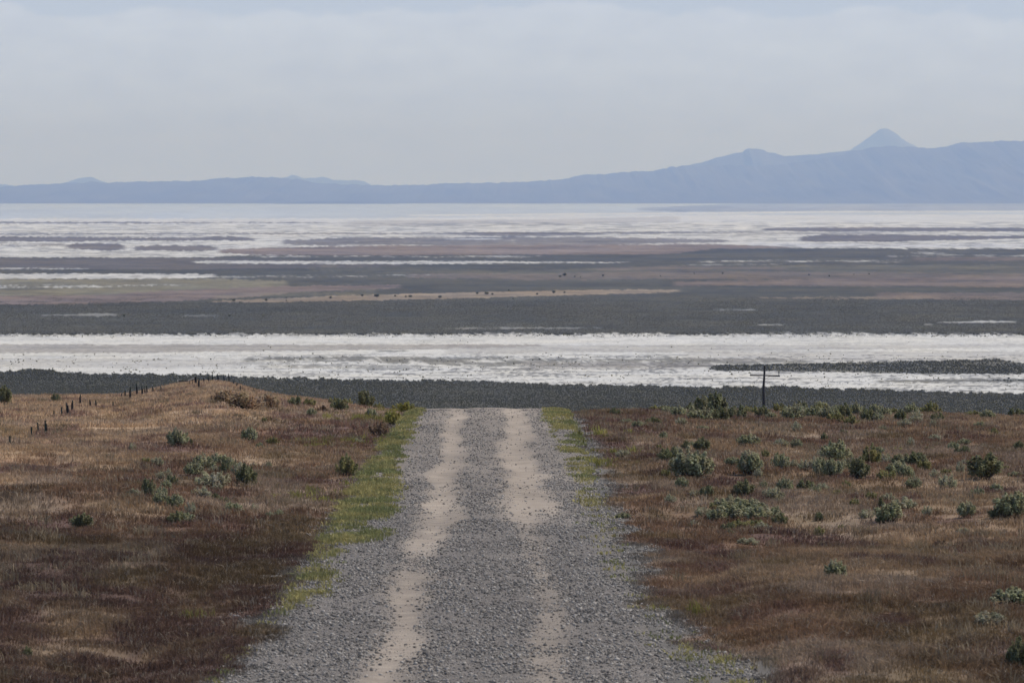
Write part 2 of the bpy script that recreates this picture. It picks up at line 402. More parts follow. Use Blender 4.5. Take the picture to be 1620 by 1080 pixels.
# ------------------------------------------------------------------ foreground cover palette
RUSTG = np.array((.196, .128, .086)); TANG = np.array((.315, .235, .158)); PURP = np.array((.125, .074, .066))
OLIV = np.array((.158, .118, .068)); GREYT = np.array((.315, .255, .20)); DKBR = np.array((.122, .083, .052))
def edge_t(x, y):
    """distance from the road's middle, with the raggedness of the gravel's edge"""
    flare = np.where(x > ROADX, np.interp(y, [70, 76, 82, 90], [-1.25, -.85, -.3, 0]), np.interp(y, [70, 82, 105, 225], [.55, .5, .38, .34]))
    return np.abs(x - ROADX) + flare + (fbm(x / .5, y / 2.0, 57, 4) - .5) * 1.3 + (fbm(x * 0 + np.sign(x - ROADX) * 3, y / 4.5, 58, 2) - .5) * .75 * smooth(150, 110, y)
def near_cover(x, y):
    px = CX + F * x / np.maximum(y, 60); py = HY + F * (5.5 + (410.0 - HY) / F * y) / np.maximum(y, 60)
    left = px < 740
    n1 = fbm(x / 2.6, y / 7.0, 41, 4); n2 = fbm(x / 2.2 + 9, y / 6.0, 42, 4); n3 = fbm(x / 1.1, y / 3.0, 43, 3); n4 = fbm(x / 1.6 + 4, y / 4.5, 44, 4)
    # left bank: tan-grey on the far slope, purple-brown close to the camera; right: red-brown, more tan to the far right
    far_l = smooth(135, 190, y - (px - 200) * .10)
    tan_w = np.where(left, .16 + .74 * far_l * smooth(620, 380, px), .22 + .16 * smooth(1000, 1500, px))
    pur_w = np.where(left, (.66 * smooth(128, 100, y) + .1) + .34 * smooth(380, 480, px) * smooth(150, 170, y) * smooth(215, 200, y), .26 * smooth(1500, 1000, px) + .22 * smooth(100, 84, y))
    pur_w = np.where((~left) & (px < 1080) & (y > 130), .5, pur_w)
    oli_w = .08 + .17 * np.exp(-((np.abs(x - ROADX) - 3.6) / 1.2) ** 2) * smooth(170, 110, y)
    c = np.empty(np.shape(x) + (3,)); c[...] = RUSTG
    def mixin(col, w, n, lo=.30, hi=.66):
        nonlocal c
        t = lo + (hi - lo) * (1 - w)                 # noise threshold falls as the weight grows
        m = smooth(t - .09, t + .09, n) * .8
        c = c + (col - c) * m[..., None]
    mixin(DKBR, np.where(left, .35 * smooth(150, 105, y), .42 * smooth(125, 85, y)) , n4)
    mixin(GREYT, np.where(left, .15 + .75 * far_l, .25), n2)
    mixin(TANG, tan_w, n1)
    mixin(PURP, pur_w, fbm(x / 1.3 - 7, y / 3.5, 45, 5))
    mixin(OLIV, oli_w, n4 * .6 + n3 * .4)
    gv = smooth(3.6, 3.2, edge_t(x, y))[..., None]
    c = c * (1 + (n3 - .5) * .5)[..., None]
    c = c * (1 + .12 * left * far_l)[..., None] * np.where(left, 1.0 + .28 * far_l, .95)[..., None] * np.array((1.06, .965, .85)) * (1 - .30 * (left * smooth(128, 100, y))[..., None])
    return c + (np.array((.155, .135, .113)) - c) * gv

def verge_amount(x, y):
    """0..1, how green the road verges are"""
    s = x - ROADX
    li = np.interp(y, [70, 84, 92, 99, 104, 110, 120, 135, 150, 165, 180, 205, 225], [-2.9, -2.8, -2.3, -2.15, -2.5, -1.75, -1.7, -1.85, -2.15, -2.35, -2.35, -2.5, -2.75])
    lo = np.interp(y, [70, 90, 110, 150, 200, 225], [-3.2, -2.85, -2.95, -3.1, -2.95, -2.8])
    ls = np.interp(y, [70, 82, 90, 95, 100, 103, 107, 112, 116, 121, 124, 128, 145, 150, 156, 170, 182, 200, 215], [.25, .3, .65, .85, .5, .2, .95, .9, .45, 1, .8, 1, .95, .8, .7, .9, .6, .95, .5])
    w = .28 + (fbm(y / 3, x, 61, 2) - .5) * .5
    ml = smooth(lo - .15, lo + .25, s) * smooth(li + w, li - .25, s) * ls
    ri = np.interp(y, [70, 80, 95, 105, 115, 130, 150, 175, 200, 225], [3.3, 3.0, 2.65, 2.6, 2.5, 2.45, 2.45, 2.35, 2.15, 2.35])
    rs = np.interp(y, [70, 78, 84, 92, 98, 104, 110, 117, 124, 130, 150, 165, 172, 185, 205, 215], [.7, .7, .3, .4, .65, .35, .35, .8, .6, .7, .8, .95, .7, .9, .9, .4])
    rs = rs * np.interp(y, [70, 78, 88, 120, 150, 175], [.8, .6, .25, .4, .75, 1.0])
    ro = np.interp(y, [70, 78, 86, 95, 225], [4.6, 3.9, 3.2, 2.95, 2.95])
    mr = smooth(ri - w, ri + .2, s) * smooth(ro + .2, ro - .1, s) * rs
    n = fbm(x / .55, y / 1.6, 62, 3)
    return np.clip(ml * .95 + mr * .7, 0, 1) * smooth(.34, .66, n + .10 * ml)

def dirt_amount(x, y):
    s = x - ROADX
    ls, rs = track_lines(y)
    n = fbm(x / .5, y / 3.5, 66, 4); n2 = fbm(x / 1.2, y / 14., 67, 2)
    lw = np.interp(y, [70, 88, 96, 102, 112, 130, 150, 175, 210], [.38, .30, .42, .22, .40, .40, .40, .34, .36])
    rw = np.interp(y, [70, 100, 112, 122, 135, 150, 175, 210], [.24, .22, .26, .50, .54, .50, .46, .40])
    ra = np.interp(y, [70, 108, 118, 128, 210], [.44, .46, .66, .95, .95])
    la = np.interp(y, [70, 84, 90, 97, 102, 110, 120, 210], [.9, .8, .9, .9, .35, .85, .95, .9])
    e = (n - .5) * .42
    ml = smooth(1.15, .1, np.abs(s - ls) / (lw * 1.6) + e * 2.0) * la
    mr = smooth(1.15, .1, np.abs(s - rs) / (rw * 1.6) + e * 2.0) * ra
    m = np.maximum(ml, mr)
    m = np.maximum(m, .28 * smooth(105, 150, y) + .32 * smooth(170, 225, y))
    return np.clip(m * (.62 + .55 * n2) * (.82 + .36 * fbm(x / .25, y / .9, 68, 3)), 0, .9)

# ------------------------------------------------------------------ ground: one sheet from the hill to beyond the far range
M_ground = mat_tint('dry_ground', .95, .22, .9, bump=.05, bump_scale=6)
d_near = [-60., -20., 10., 40.]
d = 60.0
while d < 1500: 
    d_near.append(d); d += max(.5, d * .0085)
py_rows = np.concatenate([np.arange(652, 412, -.5), np.arange(412, 321.5, -.4)])
d_far = CAMZ * F / (py_rows - HY)
d_far = d_far[d_far > d_near[-1] + 8]
d_all = np.concatenate([d_near, d_far, [66e3, 75e3, 86e3, 100e3, 115e3]])
pxc = np.concatenate([[-4000, -2500, -1500, -1000, -700], np.arange(-500, 2121, 2.5), [2300, 2600, 3100, 4100, 5600]])
D2, PX = np.meshgrid(d_all, pxc, indexing='ij')
X = (PX - CX) / F * np.maximum(D2, 60.0)
Z = ground_z(X, D2)
Z = np.where(D2 > 1400, 0.0, Z) * smooth(1400, 1100, D2) + 0 * Z if False else np.where(D2 > 1600, 0.0, Z)
tr = np.abs(X - ROADX)
Z = Z - np.where(D2 < 700, .16 * smooth(2.95, 2.75, tr), 0)
PYp = np.where(D2 > 400, HY + F * CAMZ / np.maximum(D2, 400), 470)
C = np.empty(D2.shape + (3,))
fr = D2 < 420
C[fr] = near_cover(X[fr], D2[fr]) * .8
fp = ~fr
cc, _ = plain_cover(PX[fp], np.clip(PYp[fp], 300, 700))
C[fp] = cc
ground = mesh_from('ground', np.stack([X, D2, Z], -1).reshape(-1, 3), grid_faces(*D2.shape), M_ground, C.reshape(-1, 3), smooth_shade=True)
tag(ground, kind='structure')

# ------------------------------------------------------------------ road
M_road = bpy.data.materials.new('gravel_road'); M_road.use_nodes = True
n, l = M_road.node_tree.nodes, M_road.node_tree.links
p = n['Principled BSDF']; p.inputs['Roughness'].default_value = .92; p.inputs['Specular IOR Level'].default_value = .2
at = n.new('ShaderNodeAttribute'); at.attribute_name = 'tint'       # R dirt, G verge, B large tone
sp = n.new('ShaderNodeSeparateColor'); l.new(at.outputs['Color'], sp.inputs[0])
ge = n.new('ShaderNodeNewGeometry')
vo = n.new('ShaderNodeTexVoronoi'); vo.inputs['Scale'].default_value = 24; l.new(ge.outputs['Position'], vo.inputs['Vector'])
cr = n.new('ShaderNodeValToRGB'); l.new(vo.outputs['Color'], cr.inputs[0])
cr.color_ramp.elements[0].position = .1; cr.color_ramp.elements[0].color = (.092, .078, .067, 1)
cr.color_ramp.elements[1].position = .95; cr.color_ramp.elements[1].color = (.258, .222, .188, 1)
nz = n.new('ShaderNodeTexNoise'); nz.inputs['Scale'].default_value = 2.2; nz.inputs['Detail'].default_value = 8; l.new(ge.outputs['Position'], nz.inputs['Vector'])
dr = n.new('ShaderNodeValToRGB'); l.new(nz.outputs['Fac'], dr.inputs[0])
dr.color_ramp.elements[0].position = .3; dr.color_ramp.elements[0].color = (.250, .196, .147, 1)
dr.color_ramp.elements[1].position = .7; dr.color_ramp.elements[1].color = (.365, .297, .226, 1)
mx = n.new('ShaderNodeMixRGB'); l.new(sp.outputs[0], mx.inputs[0]); l.new(cr.outputs[0], mx.inputs[1]); l.new(dr.outputs[0], mx.inputs[2])
mg = n.new('ShaderNodeMixRGB'); l.new(sp.outputs[1], mg.inputs[0]); l.new(mx.outputs[0], mg.inputs[1]); mg.inputs[2].default_value = (.165, .150, .085, 1)
sc_ = n.new('ShaderNodeVectorMath'); sc_.operation = 'SCALE'; l.new(mg.outputs[0], sc_.inputs[0])
tm = n.new('ShaderNodeMath'); tm.operation = 'MULTIPLY_ADD'; tm.inputs[1].default_value = .6; tm.inputs[2].default_value = .7; l.new(sp.outputs[2], tm.inputs[0])
l.new(tm.outputs[0], sc_.inputs['Scale']); l.new(sc_.outputs[0], p.inputs['Base Color'])
inv = n.new('ShaderNodeMath'); inv.operation = 'SUBTRACT'; inv.inputs[0].default_value = 1.1; l.new(sp.outputs[0], inv.inputs[1])
bp = n.new('ShaderNodeBump'); bp.inputs['Distance'].default_value = .03; l.new(inv.outputs[0], bp.inputs['Strength'])
l.new(vo.outputs['Distance'], bp.inputs['Height']); bp.invert = True; l.new(bp.outputs[0], p.inputs['Normal'])
ry = np.concatenate([np.arange(30, 300, .3), np.arange(300, 720, 4)])
rs_ = np.concatenate([[-3.7, -3.5], np.arange(-3.35, 3.36, .07), [3.5, 3.7]])
S2, Y2 = np.meshgrid(rs_, ry)
X2 = S2 + ROADX
Z2 = road_mesh_z(X2, Y2)
tone = .5 + (fbm(X2 / 1.4, Y2 / 6, 73, 4) - .5) * .9
rc = np.stack([dirt_amount(X2, Y2), np.clip(verge_amount(X2, Y2), 0, 1) * .85, tone], -1)
road = mesh_from('road', np.stack([X2, Y2, Z2], -1).reshape(-1, 3), grid_faces(*X2.shape), M_road, rc.reshape(-1, 3), smooth_shade=True)
tag(road, kind='structure')

# ------------------------------------------------------------------ far ranges
def ridge(name, sky, y_front, y_ridge, y_back, tint, seed, rough=1.25, step=2, cliff=0.0, label=None):
    sky = np.array(sky, float)
    pxs = np.arange(sky[0, 0], sky[-1, 0] + step, step)
    zr = CAMZ + (HY - np.interp(pxs, sky[:, 0], sky[:, 1])) / F * y_ridge
    zr = zr + (fbm(pxs / 16, 0 * pxs, seed, 5, .6) - .5) * 2 * rough * y_ridge / F * 1.8 + (fbm(pxs / 5, 0 * pxs, seed + 60, 3, .6) - .5) * y_ridge / F * 2.6 * min(1, rough * 1.4)
    zr = np.maximum(zr, 2.0)
    t = np.concatenate([np.linspace(0, 1, 34), np.linspace(1.05, 2, 8)])
    T, P = np.meshgrid(t, pxs, indexing='ij')
    ZR = np.broadcast_to(zr, T.shape)
    prof = np.where(T <= 1, T ** 1.25 * (1 - cliff) + cliff * smooth(.62, .9, T), 1 - (T - 1) ** 1.2)
    Yw = np.where(T <= 1, y_front + (y_ridge - y_front) * T, y_ridge + (y_back - y_ridge) * (T - 1))
    env = np.where(T <= 1, np.sin(np.clip(T, 0, 1) * math.pi), 0)
    gul = fbm(P / 26 + T * 2.2, T * 3.5, seed + 9, 5) - .5
    Zw = ZR * np.clip(prof + gul * .26 * env, 0, 1.0) - np.where((T == 0) | (T == 2), 6.0, 0)
    Xw = (P - CX) / F * y_ridge
    c = np.array(tint) * (1 + (fbm(P / 40, T * 6, seed + 3, 4) - .5) * .9)[..., None]
    o = mesh_from(name, np.stack([Xw, Yw, Zw], -1).reshape(-1, 3), grid_faces(*T.shape), M_rock, c.reshape(-1, 3), smooth_shade=True)
    return tag(o, label, kind='structure')
M_rock = mat_tint('range_rock', .95, .15, .002)
ridge('mountains', [(-2600, 300), (-700, 297), (0, 295), (60, 292), (120, 289), (200, 288), (300, 286), (350, 283), (390, 280), (440, 281), (470, 284), (500, 289),
                    (560, 292.5), (620, 293.5), (700, 291), (800, 288.5), (880, 285), (920, 277), (980, 273.5), (1030, 271), (1060, 265), (1085, 262.5), (1150, 262), (1220, 262),
                    (1280, 254), (1330, 246), (1350, 239), (1380, 234), (1405, 230), (1430, 233.5), (1480, 234), (1500, 231.5), (1520, 226), (1560, 224.5), (1600, 223.5), (1680, 224), (2000, 226), (4300, 240)],
      60000, 70800, 79200, (.075, .068, .060), 21, label='long blue plateau across the far side of the plain')
ridge('mountain_ridge', [(960, 300), (1040, 273), (1085, 262), (1110, 258), (1130, 250), (1150, 246), (1160, 243), (1168, 242), (1174, 241.5), (1178, 237.5), (1184, 234.8), (1192, 236), (1200, 235.6), (1209, 237.8), (1213, 241.2), (1226, 242.6),
                         (1240, 247), (1290, 244), (1320, 241), (1345, 238), (1400, 236), (1450, 240), (1520, 262), (1560, 300)],
      72600, 78300, 83000, (.075, .068, .060), 31, rough=.35, label='blue knobbed ridge behind the plateau')
ridge('peak', [(1290, 300), (1320, 255), (1352, 232), (1362, 226.5), (1372, 220), (1380, 213.8), (1387, 208.2), (1393, 204.6), (1399, 203.2), (1405, 203.8), (1410, 206.4), (1416, 210.4), (1424, 217), (1434, 225), (1450, 232), (1480, 250), (1520, 300)],
      95300, 101000, 106600, (.075, .068, .060), 37, rough=.5, step=2, label='pale cone shaped peak behind the plateau')
ridge('low_hills', [(-260, 300), (-60, 286), (-20, 288), (6, 292), (40, 297), (90, 298), (112, 286), (124, 282.5), (136, 281), (146, 280.5), (160, 286), (200, 299)], 94300, 98100, 101900, (.07, .066, .06), 45, rough=.5, step=3,
      label='pale low hills behind the left end of the plateau')
ridge('far_hills', [(400, 300), (430, 286), (455, 280), (463, 276.5), (470, 278), (484, 282), (498, 281), (512, 280.5), (526, 284), (545, 286), (560, 285), (575, 286.5), (592, 295), (640, 304)], 94300, 98100, 101900, (.07, .066, .06), 47, rough=.6, step=3,
      label='pale low hills peeping over the middle of the plateau')
ridge('dark_foothill', [(440, 323), (470, 319.5), (500, 318), (560, 318.5), (600, 321), (630, 323)], 56600, 58500, 59800, (.05, .048, .045), 48, rough=.3, step=3, label='low dark foothill at the foot of the plateau')

# ------------------------------------------------------------------ brush on the plain (nobody could count it)
def ico():
    t = (1 + 5 ** .5) / 2
    v = np.array([(-1, t, 0), (1, t, 0), (-1, -t, 0), (1, -t, 0), (0, -1, t), (0, 1, t), (0, -1, -t), (0, 1, -t), (t, 0, -1), (t, 0, 1), (-t, 0, -1), (-t, 0, 1)], float)
    v /= np.linalg.norm(v[0])
    f = np.array([(0, 11, 5), (0, 5, 1), (0, 1, 7), (0, 7, 10), (0, 10, 11), (1, 5, 9), (5, 11, 4), (11, 10, 2), (10, 7, 6), (7, 1, 8), (3, 9, 4), (3, 4, 2), (3, 2, 6), (3, 6, 8), (3, 8, 9), (4, 9, 5), (2, 4, 11), (6, 2, 10), (8, 6, 7), (9, 8, 1)])
    return v, f
ICO_V, ICO_F = ico()
def scatter_lumps(name, pos, size, col, mat, jitter=.35, smooth_shade=False, sink=0.0):
    """pos (N,3), size (N,3): irregular little solids, each turned and jittered by itself, as one mesh"""
    N = len(pos)
    a = RNG.uniform(0, 2 * math.pi, N); ca, sa = np.cos(a), np.sin(a)
    v = np.repeat(ICO_V[None], N, 0) * (1 + RNG.uniform(-jitter, jitter, (N, 12, 1)))
    v = v * size[:, None, :]
    w = np.empty_like(v)
    w[..., 0] = v[..., 0] * ca[:, None] - v[..., 1] * sa[:, None]
    w[..., 1] = v[..., 0] * sa[:, None] + v[..., 1] * ca[:, None]
    w[..., 2] = v[..., 2]
    w = w + pos[:, None, :]
    f = ICO_F[None] + (np.arange(N) * 12)[:, None, None]
    return mesh_from(name, w.reshape(-1, 3), f.reshape(-1, 3), mat, np.repeat(col, 12, 0), smooth_shade=smooth_shade)
def scatter_domes(name, pos, wd, hh, col, mat, full=True):
    N = len(pos)
    a = RNG.uniform(0, 2 * math.pi, (N, 1)) + np.arange(5)[None] * (2 * math.pi / 5)
    v = np.empty((N, 11, 3))
    for k, (rr, zz) in enumerate(((.46, -.05), (.52, .55))):
        q = rr * RNG.uniform(.75, 1.25, (N, 5))
        v[:, k * 5:k * 5 + 5, 0] = np.cos(a + .6 * k) * q * wd[:, None]; v[:, k * 5:k * 5 + 5, 1] = np.sin(a + .6 * k) * q * wd[:, None]
        v[:, k * 5:k * 5 + 5, 2] = (zz + RNG.uniform(-.2, .2, (N, 5)) * k) * hh[:, None]
    v[:, 10, 0] = RNG.uniform(-.15, .15, N) * wd; v[:, 10, 1] = RNG.uniform(-.15, .15, N) * wd; v[:, 10, 2] = hh
    v += pos[:, None, :]
    f = []
    if not full:
        v = np.concatenate([v[:, 5:10] - np.array((0, 0, .2)) * hh[:, None, None], v[:, 10:]], 1)
        f = np.array([(j, (j + 1) % 5, 5) for j in range(5)])[None] + (np.arange(N) * 6)[:, None, None]
        return mesh_from(name, v.reshape(-1, 3), f.reshape(-1, 3), mat, np.repeat(col, 6, 0), smooth_shade=True)
    for j in range(5):
        k = (j + 1) % 5
        f += [(j, k, 5 + j), (k, 5 + k, 5 + j), (5 + j, 5 + k, 10)]
    f = np.array(f)[None] + (np.arange(N) * 11)[:, None, None]
    return mesh_from(name, v.reshape(-1, 3), f.reshape(-1, 3), mat, np.repeat(col, 11, 0), smooth_shade=True)
M_brush = mat_tint('far_brush', .95, .2, .6)
def plain_points(n, y0, y1):
    """uniform over the part of the plain between two distances, inside a fan a little wider than the view"""
    y = np.sqrt(RNG.uniform(y0 * y0, y1 * y1, n))
    u = RNG.uniform(-.108, .108, n)
    return u * y, y
def brush_field(name, n, y0, y1, h, label, full):
    x, y = plain_points(n, y0, y1)
    px = CX + F * x / y; py = HY + F * CAMZ / y
    c, salt = plain_cover(px, py)
    lum = c.mean(-1)
    n1 = fbm(x / 22, y / 160, 77, 3); n2 = fbm(px / 9, py / 2.6, 79, 4, .6)
    keep = RNG.uniform(0, 1, n) < np.where(salt > .5, .0012 + .11 * smooth(.54, .66, n2) * smooth(556, 570, py) + .30 * smooth(535, 529.5, py) * smooth(.40, .62, n2), .95 * (1.0 - .99 * smooth(.075, .11, lum))) * smooth(3560, 3150, y)
    edge_l = (px < 95) & (px > 5) & (np.abs(py - 586) < 5)
    x, y, px, py, n1, edge_l, salt = (q[keep] for q in (x, y, px, py, n1, edge_l, salt))
    k = len(x)
    hh = h * RNG.lognormal(0, .35, k) * (.7 + .7 * n1) * np.where(edge_l, 1.5, 1.0) * np.where(salt > .5, RNG.uniform(.45, 1.25, k), 1.0)
    hh = np.minimum(hh, h * 2.2)
    wd = hh * RNG.uniform(.8, 1.6, k)
    z = ground_z(x, y); z = np.where(y > 1600, 0, z)
    t = .5 + (fbm(x / 60, y / 300, 78, 3) - .5) + RNG.uniform(-.1, .1, k)
    colr = np.array((.052, .048, .024)) * (1 - t[:, None]) + np.array((.061, .054, .029)) * t[:, None]
    colr = colr * np.where(y > 2450, .9, 1.0)[:, None]
    colr = np.where((salt > .5)[:, None], colr * RNG.uniform(1.6, 3.4, (k, 1)), colr)
    o = scatter_domes(name, np.stack([x, y, z], -1), wd, hh, colr, M_brush, full)
    return tag(o, label, kind='stuff')
brush_field('sagebrush_flat', 175000, 1480, 1860, .165, 'grey green sagebrush covering the near edge of the plain', True)
brush_field('sparse_brush', 190000, 1860, 2520, .24, 'sparse low brush on the near salt flat', True)
brush_field('sagebrush_plain', 230000, 2480, 3560, .22, 'grey green sagebrush covering the middle of the plain', False)

# ------------------------------------------------------------------ grass
M_grass = mat_tint('dry_grass', .8, .18, 1.2, transl=.35, spec=.15)
def blades(name, bx, by, bz, per, hgt, wid, colr, lean=.55, mat=M_grass, splay=.07, cj=.22):
    """bx,by,bz tuft roots; per blades in each; one mesh"""
    N = len(bx)
    x = np.repeat(bx, per); y = np.repeat(by, per); z = np.repeat(bz, per)
    h = np.repeat(hgt, per) * RNG.uniform(.55, 1.25, N * per); w = np.repeat(wid, per) * RNG.uniform(.6, 1.4, N * per)
    c = np.repeat(colr, per, 0) * (1 + RNG.uniform(-cj, cj, (N * per, 1)))
    K = N * per
    a = RNG.uniform(0, 2 * math.pi, K); ln = np.abs(RNG.normal(0, lean, K))
    dx, dy = np.cos(a), np.sin(a)
    x = x + RNG.normal(0, 1, K) * np.repeat(np.broadcast_to(splay, (N,)), per); y = y + RNG.normal(0, 1, K) * np.repeat(np.broadcast_to(splay, (N,)), per)
    b = RNG.uniform(0, 2 * math.pi, K); ox, oy = np.cos(b), np.sin(b)
    hm = h * .55
    v = np.empty((K, 4, 3))
    v[:, 0] = np.stack([x, y, z - .03], -1)
    mxp = x + dx * ln * hm * .6; myp = y + dy * ln * hm * .6
    v[:, 1] = np.stack([mxp - ox * w, myp - oy * w, z + hm], -1)
    v[:, 2] = np.stack([mxp + ox * w, myp + oy * w, z + hm * .92], -1)
    v[:, 3] = np.stack([x + dx * ln * h * 1.1, y + dy * ln * h * 1.1, z + h * (1 - .25 * np.minimum(ln, 1.5))], -1)
    i = np.arange(K) * 4
    f = np.stack([np.stack([i, i + 2, i + 1], -1), np.stack([i + 1, i + 2, i + 3], -1)], 1).reshape(-1, 3)
    return mesh_from(name, v.reshape(-1, 3), f, mat, np.repeat(np.clip(c, .005, .8), 4, 0))

def fan_points(n, y0, y1, u0=-.101, u1=.101, margin=0.0):
    """even over a fan between two distances, with some metres more on the outer sides"""
    m0 = margin if u0 < -.09 else 0.0; m1 = margin if u1 > .09 else 0.0
    y = RNG.uniform(y0, y1, n * 2)
    w = (u1 - u0) * y + m0 + m1
    y = y[RNG.uniform(0, (u1 - u0) * y1 + m0 + m1, n * 2) < w][:n]
    return RNG.uniform(0, 1, len(y)) * ((u1 - u0) * y + m0 + m1) + u0 * y - m0, y
def dry_grass(name, n, y0, y1, u0, u1, per, h, w, label):
    x, y = fan_points(n, y0, y1, u0, u1, 6.0)
    t = edge_t(x, y) - .12
    px = CX + F * x / y; 
    cl = smooth(.25, .6, fbm(x / .6, y / .8, 56, 3))
    keep = (t > 3.0) & (RNG.uniform(0, 1, n) < (.35 + .65 * cl) * smooth(2.85, 3.3, t)) & (verge_amount(x, y) < .5)
    x, y, t, cl = x[keep], y[keep], t[keep], cl[keep]
    c = near_cover(x, y)
    lum = c.sum(-1)
    edge = smooth(2.9, 4.2, t)
    H = h * (.30 + .85 * cl ** 2) * (.35 + .65 * edge) * (.8 + .5 * fbm(x / .25, y / .3, 59, 2))
    c = c * RNG.uniform(.7, 1.35, (len(x), 1))
    pale = RNG.uniform(0, 1, len(x)) < .09
    c[pale] = np.array((.30, .235, .165)) * RNG.uniform(.7, 1.2, (pale.sum(), 1))
    o = blades(name, x, y, surf_z(x, y), per, H, np.full(len(x), w), c)
    return tag(o, label, kind='stuff')
dry_grass('dry_grass', 180000, 68, 112, -.101, .101, 8, .125, .0055, 'rust and purple brown dry grass beside the near road')
dry_grass('dry_grass', 136000, 112, 178, -.101, .101, 6, .13, .009, 'brown dry grass beside the middle of the road')
dry_grass('dry_grass', 90000, 178, 262, -.101, .101, 5, .15, .014, 'brown dry grass along the crest of the hill')
dry_grass('dry_grass', 48000, 262, 350, -.101, -.03, 5, .17, .019, 'tan dry grass on the far left mound')

x, y = fan_points(150000, 68, 226, -.055, .045)
va = verge_amount(x, y)
keep = RNG.uniform(0, 1, len(x)) < va * .8
x, y, va = x[keep], y[keep], va[keep]
yel = smooth(.32, .58, fbm(x / .8, y / 2.5, 63, 3))[:, None]
c = np.array((.195, .195, .078)) * (1 - yel) + np.array((.325, .275, .108)) * yel
zz = surf_z(x, y)
tag(blades('green_grass', x, y, zz, 7, .07 + .07 * va, .006 + .00005 * y, c * RNG.uniform(.75, 1.25, (len(x), 1)), lean=.8, splay=.06), 'short yellow green grass along both edges of the gravel road', kind='stuff')

# tall tan bunches and yellow weeds through the dry grass
x, y = fan_points(4200, 70, 300, -.101, .101, 5.0)
t = np.abs(x - ROADX)
keep = (t > 3.6) & (fbm(x / 2.5, y / 6, 91, 3) > .5) & ((y < 235) | (x < -9))
x, y = x[keep], y[keep]
c = np.array((.33, .25, .155)) * RNG.uniform(.6, 1.15, (len(x), 1))
tag(blades('bunch_grass', x, y, ground_z(x, y), 46, RNG.uniform(.12, .24, len(x)), .004 + .00003 * y, c * .82, lean=.42, splay=RNG.uniform(.08, .3, len(x))), 'pale tan bunch grass dotted through the brown grass', kind='stuff')
yw = [(300, 985, 3, .25), (540, 705, 40, 1.0), (600, 665, 70, 1.2), (640, 652, 70, .8), (505, 790, 16, .9), (975, 725, 16, 1.2), (1075, 968, 3, .3), (930, 690, 14, .8), (690, 655, 10, .3)]
xs, ys = [], []
for (a, b, k, r) in yw:
    hx, hy_, hz = hit_ground(a, b)
    xs.append(RNG.normal(hx, r * .8, k)); ys.append(RNG.normal(hy_, r * 3.5, k))
x = np.concatenate(xs); y = np.concatenate(ys)
keep = np.abs(x - ROADX) > 2.9; x, y = x[keep], y[keep]
c = np.array((.24, .215, .060)) * RNG.uniform(.6, 1.3, (len(x), 1))
tag(blades('yellow_weeds', x, y, ground_z(x, y), 22, RNG.uniform(.12, .26, len(x)), .004 + .00005 * y, c, lean=.45, splay=.09), 'thin yellow flowering weeds at the edge of the dry grass', kind='stuff')

# ------------------------------------------------------------------ gravel lying on the road
M_stone = mat_tint('gravel_stone', .85, .2, 40., spec=.3)
def gravel(n, y0, y1, smin, smax):
    y = RNG.uniform(y0, y1, n); s = RNG.uniform(-4.2, 4.2, n)
    x = s + ROADX
    da = dirt_amount(x, y); va = verge_amount(x, y)
    cl = fbm(x / .6, y / 1.8, 95, 3)
    keep = (RNG.uniform(0, 1, n) < (1 - .94 * smooth(.05, .75, da)) * (1 - .75 * va) * (.25 + 1.1 * smooth(.3, .6, cl))) & ((np.abs(s) < 2.7) | (edge_t(x, y) + RNG.normal(0, .16, n) < 3.55))
    return x[keep], y[keep], smin * (smax / smin) ** (RNG.uniform(0, 1, keep.sum()) ** 3.0)
parts = [gravel(90000, 68, 100, .009, .036), gravel(52000, 100, 140, .012, .036), gravel(30000, 140, 215, .015, .038)]
x, y, r = (np.concatenate([q[k] for q in parts]) for k in range(3))
t = RNG.uniform(0, 1, len(x)) ** 1.5
c = np.array((.084, .073, .063)) * (1 - t[:, None]) + np.array((.41, .36, .305)) * t[:, None]
zz = surf_z(x, y)
sz = np.stack([r, r * RNG.uniform(.6, 1., len(r)), r * RNG.uniform(.45, .8, len(r))], -1)
tag(scatter_lumps('gravel', np.stack([x, y, zz + r * .25], -1), sz, c, M_stone, jitter=.3), 'loose grey gravel lying on the road', kind='stuff')

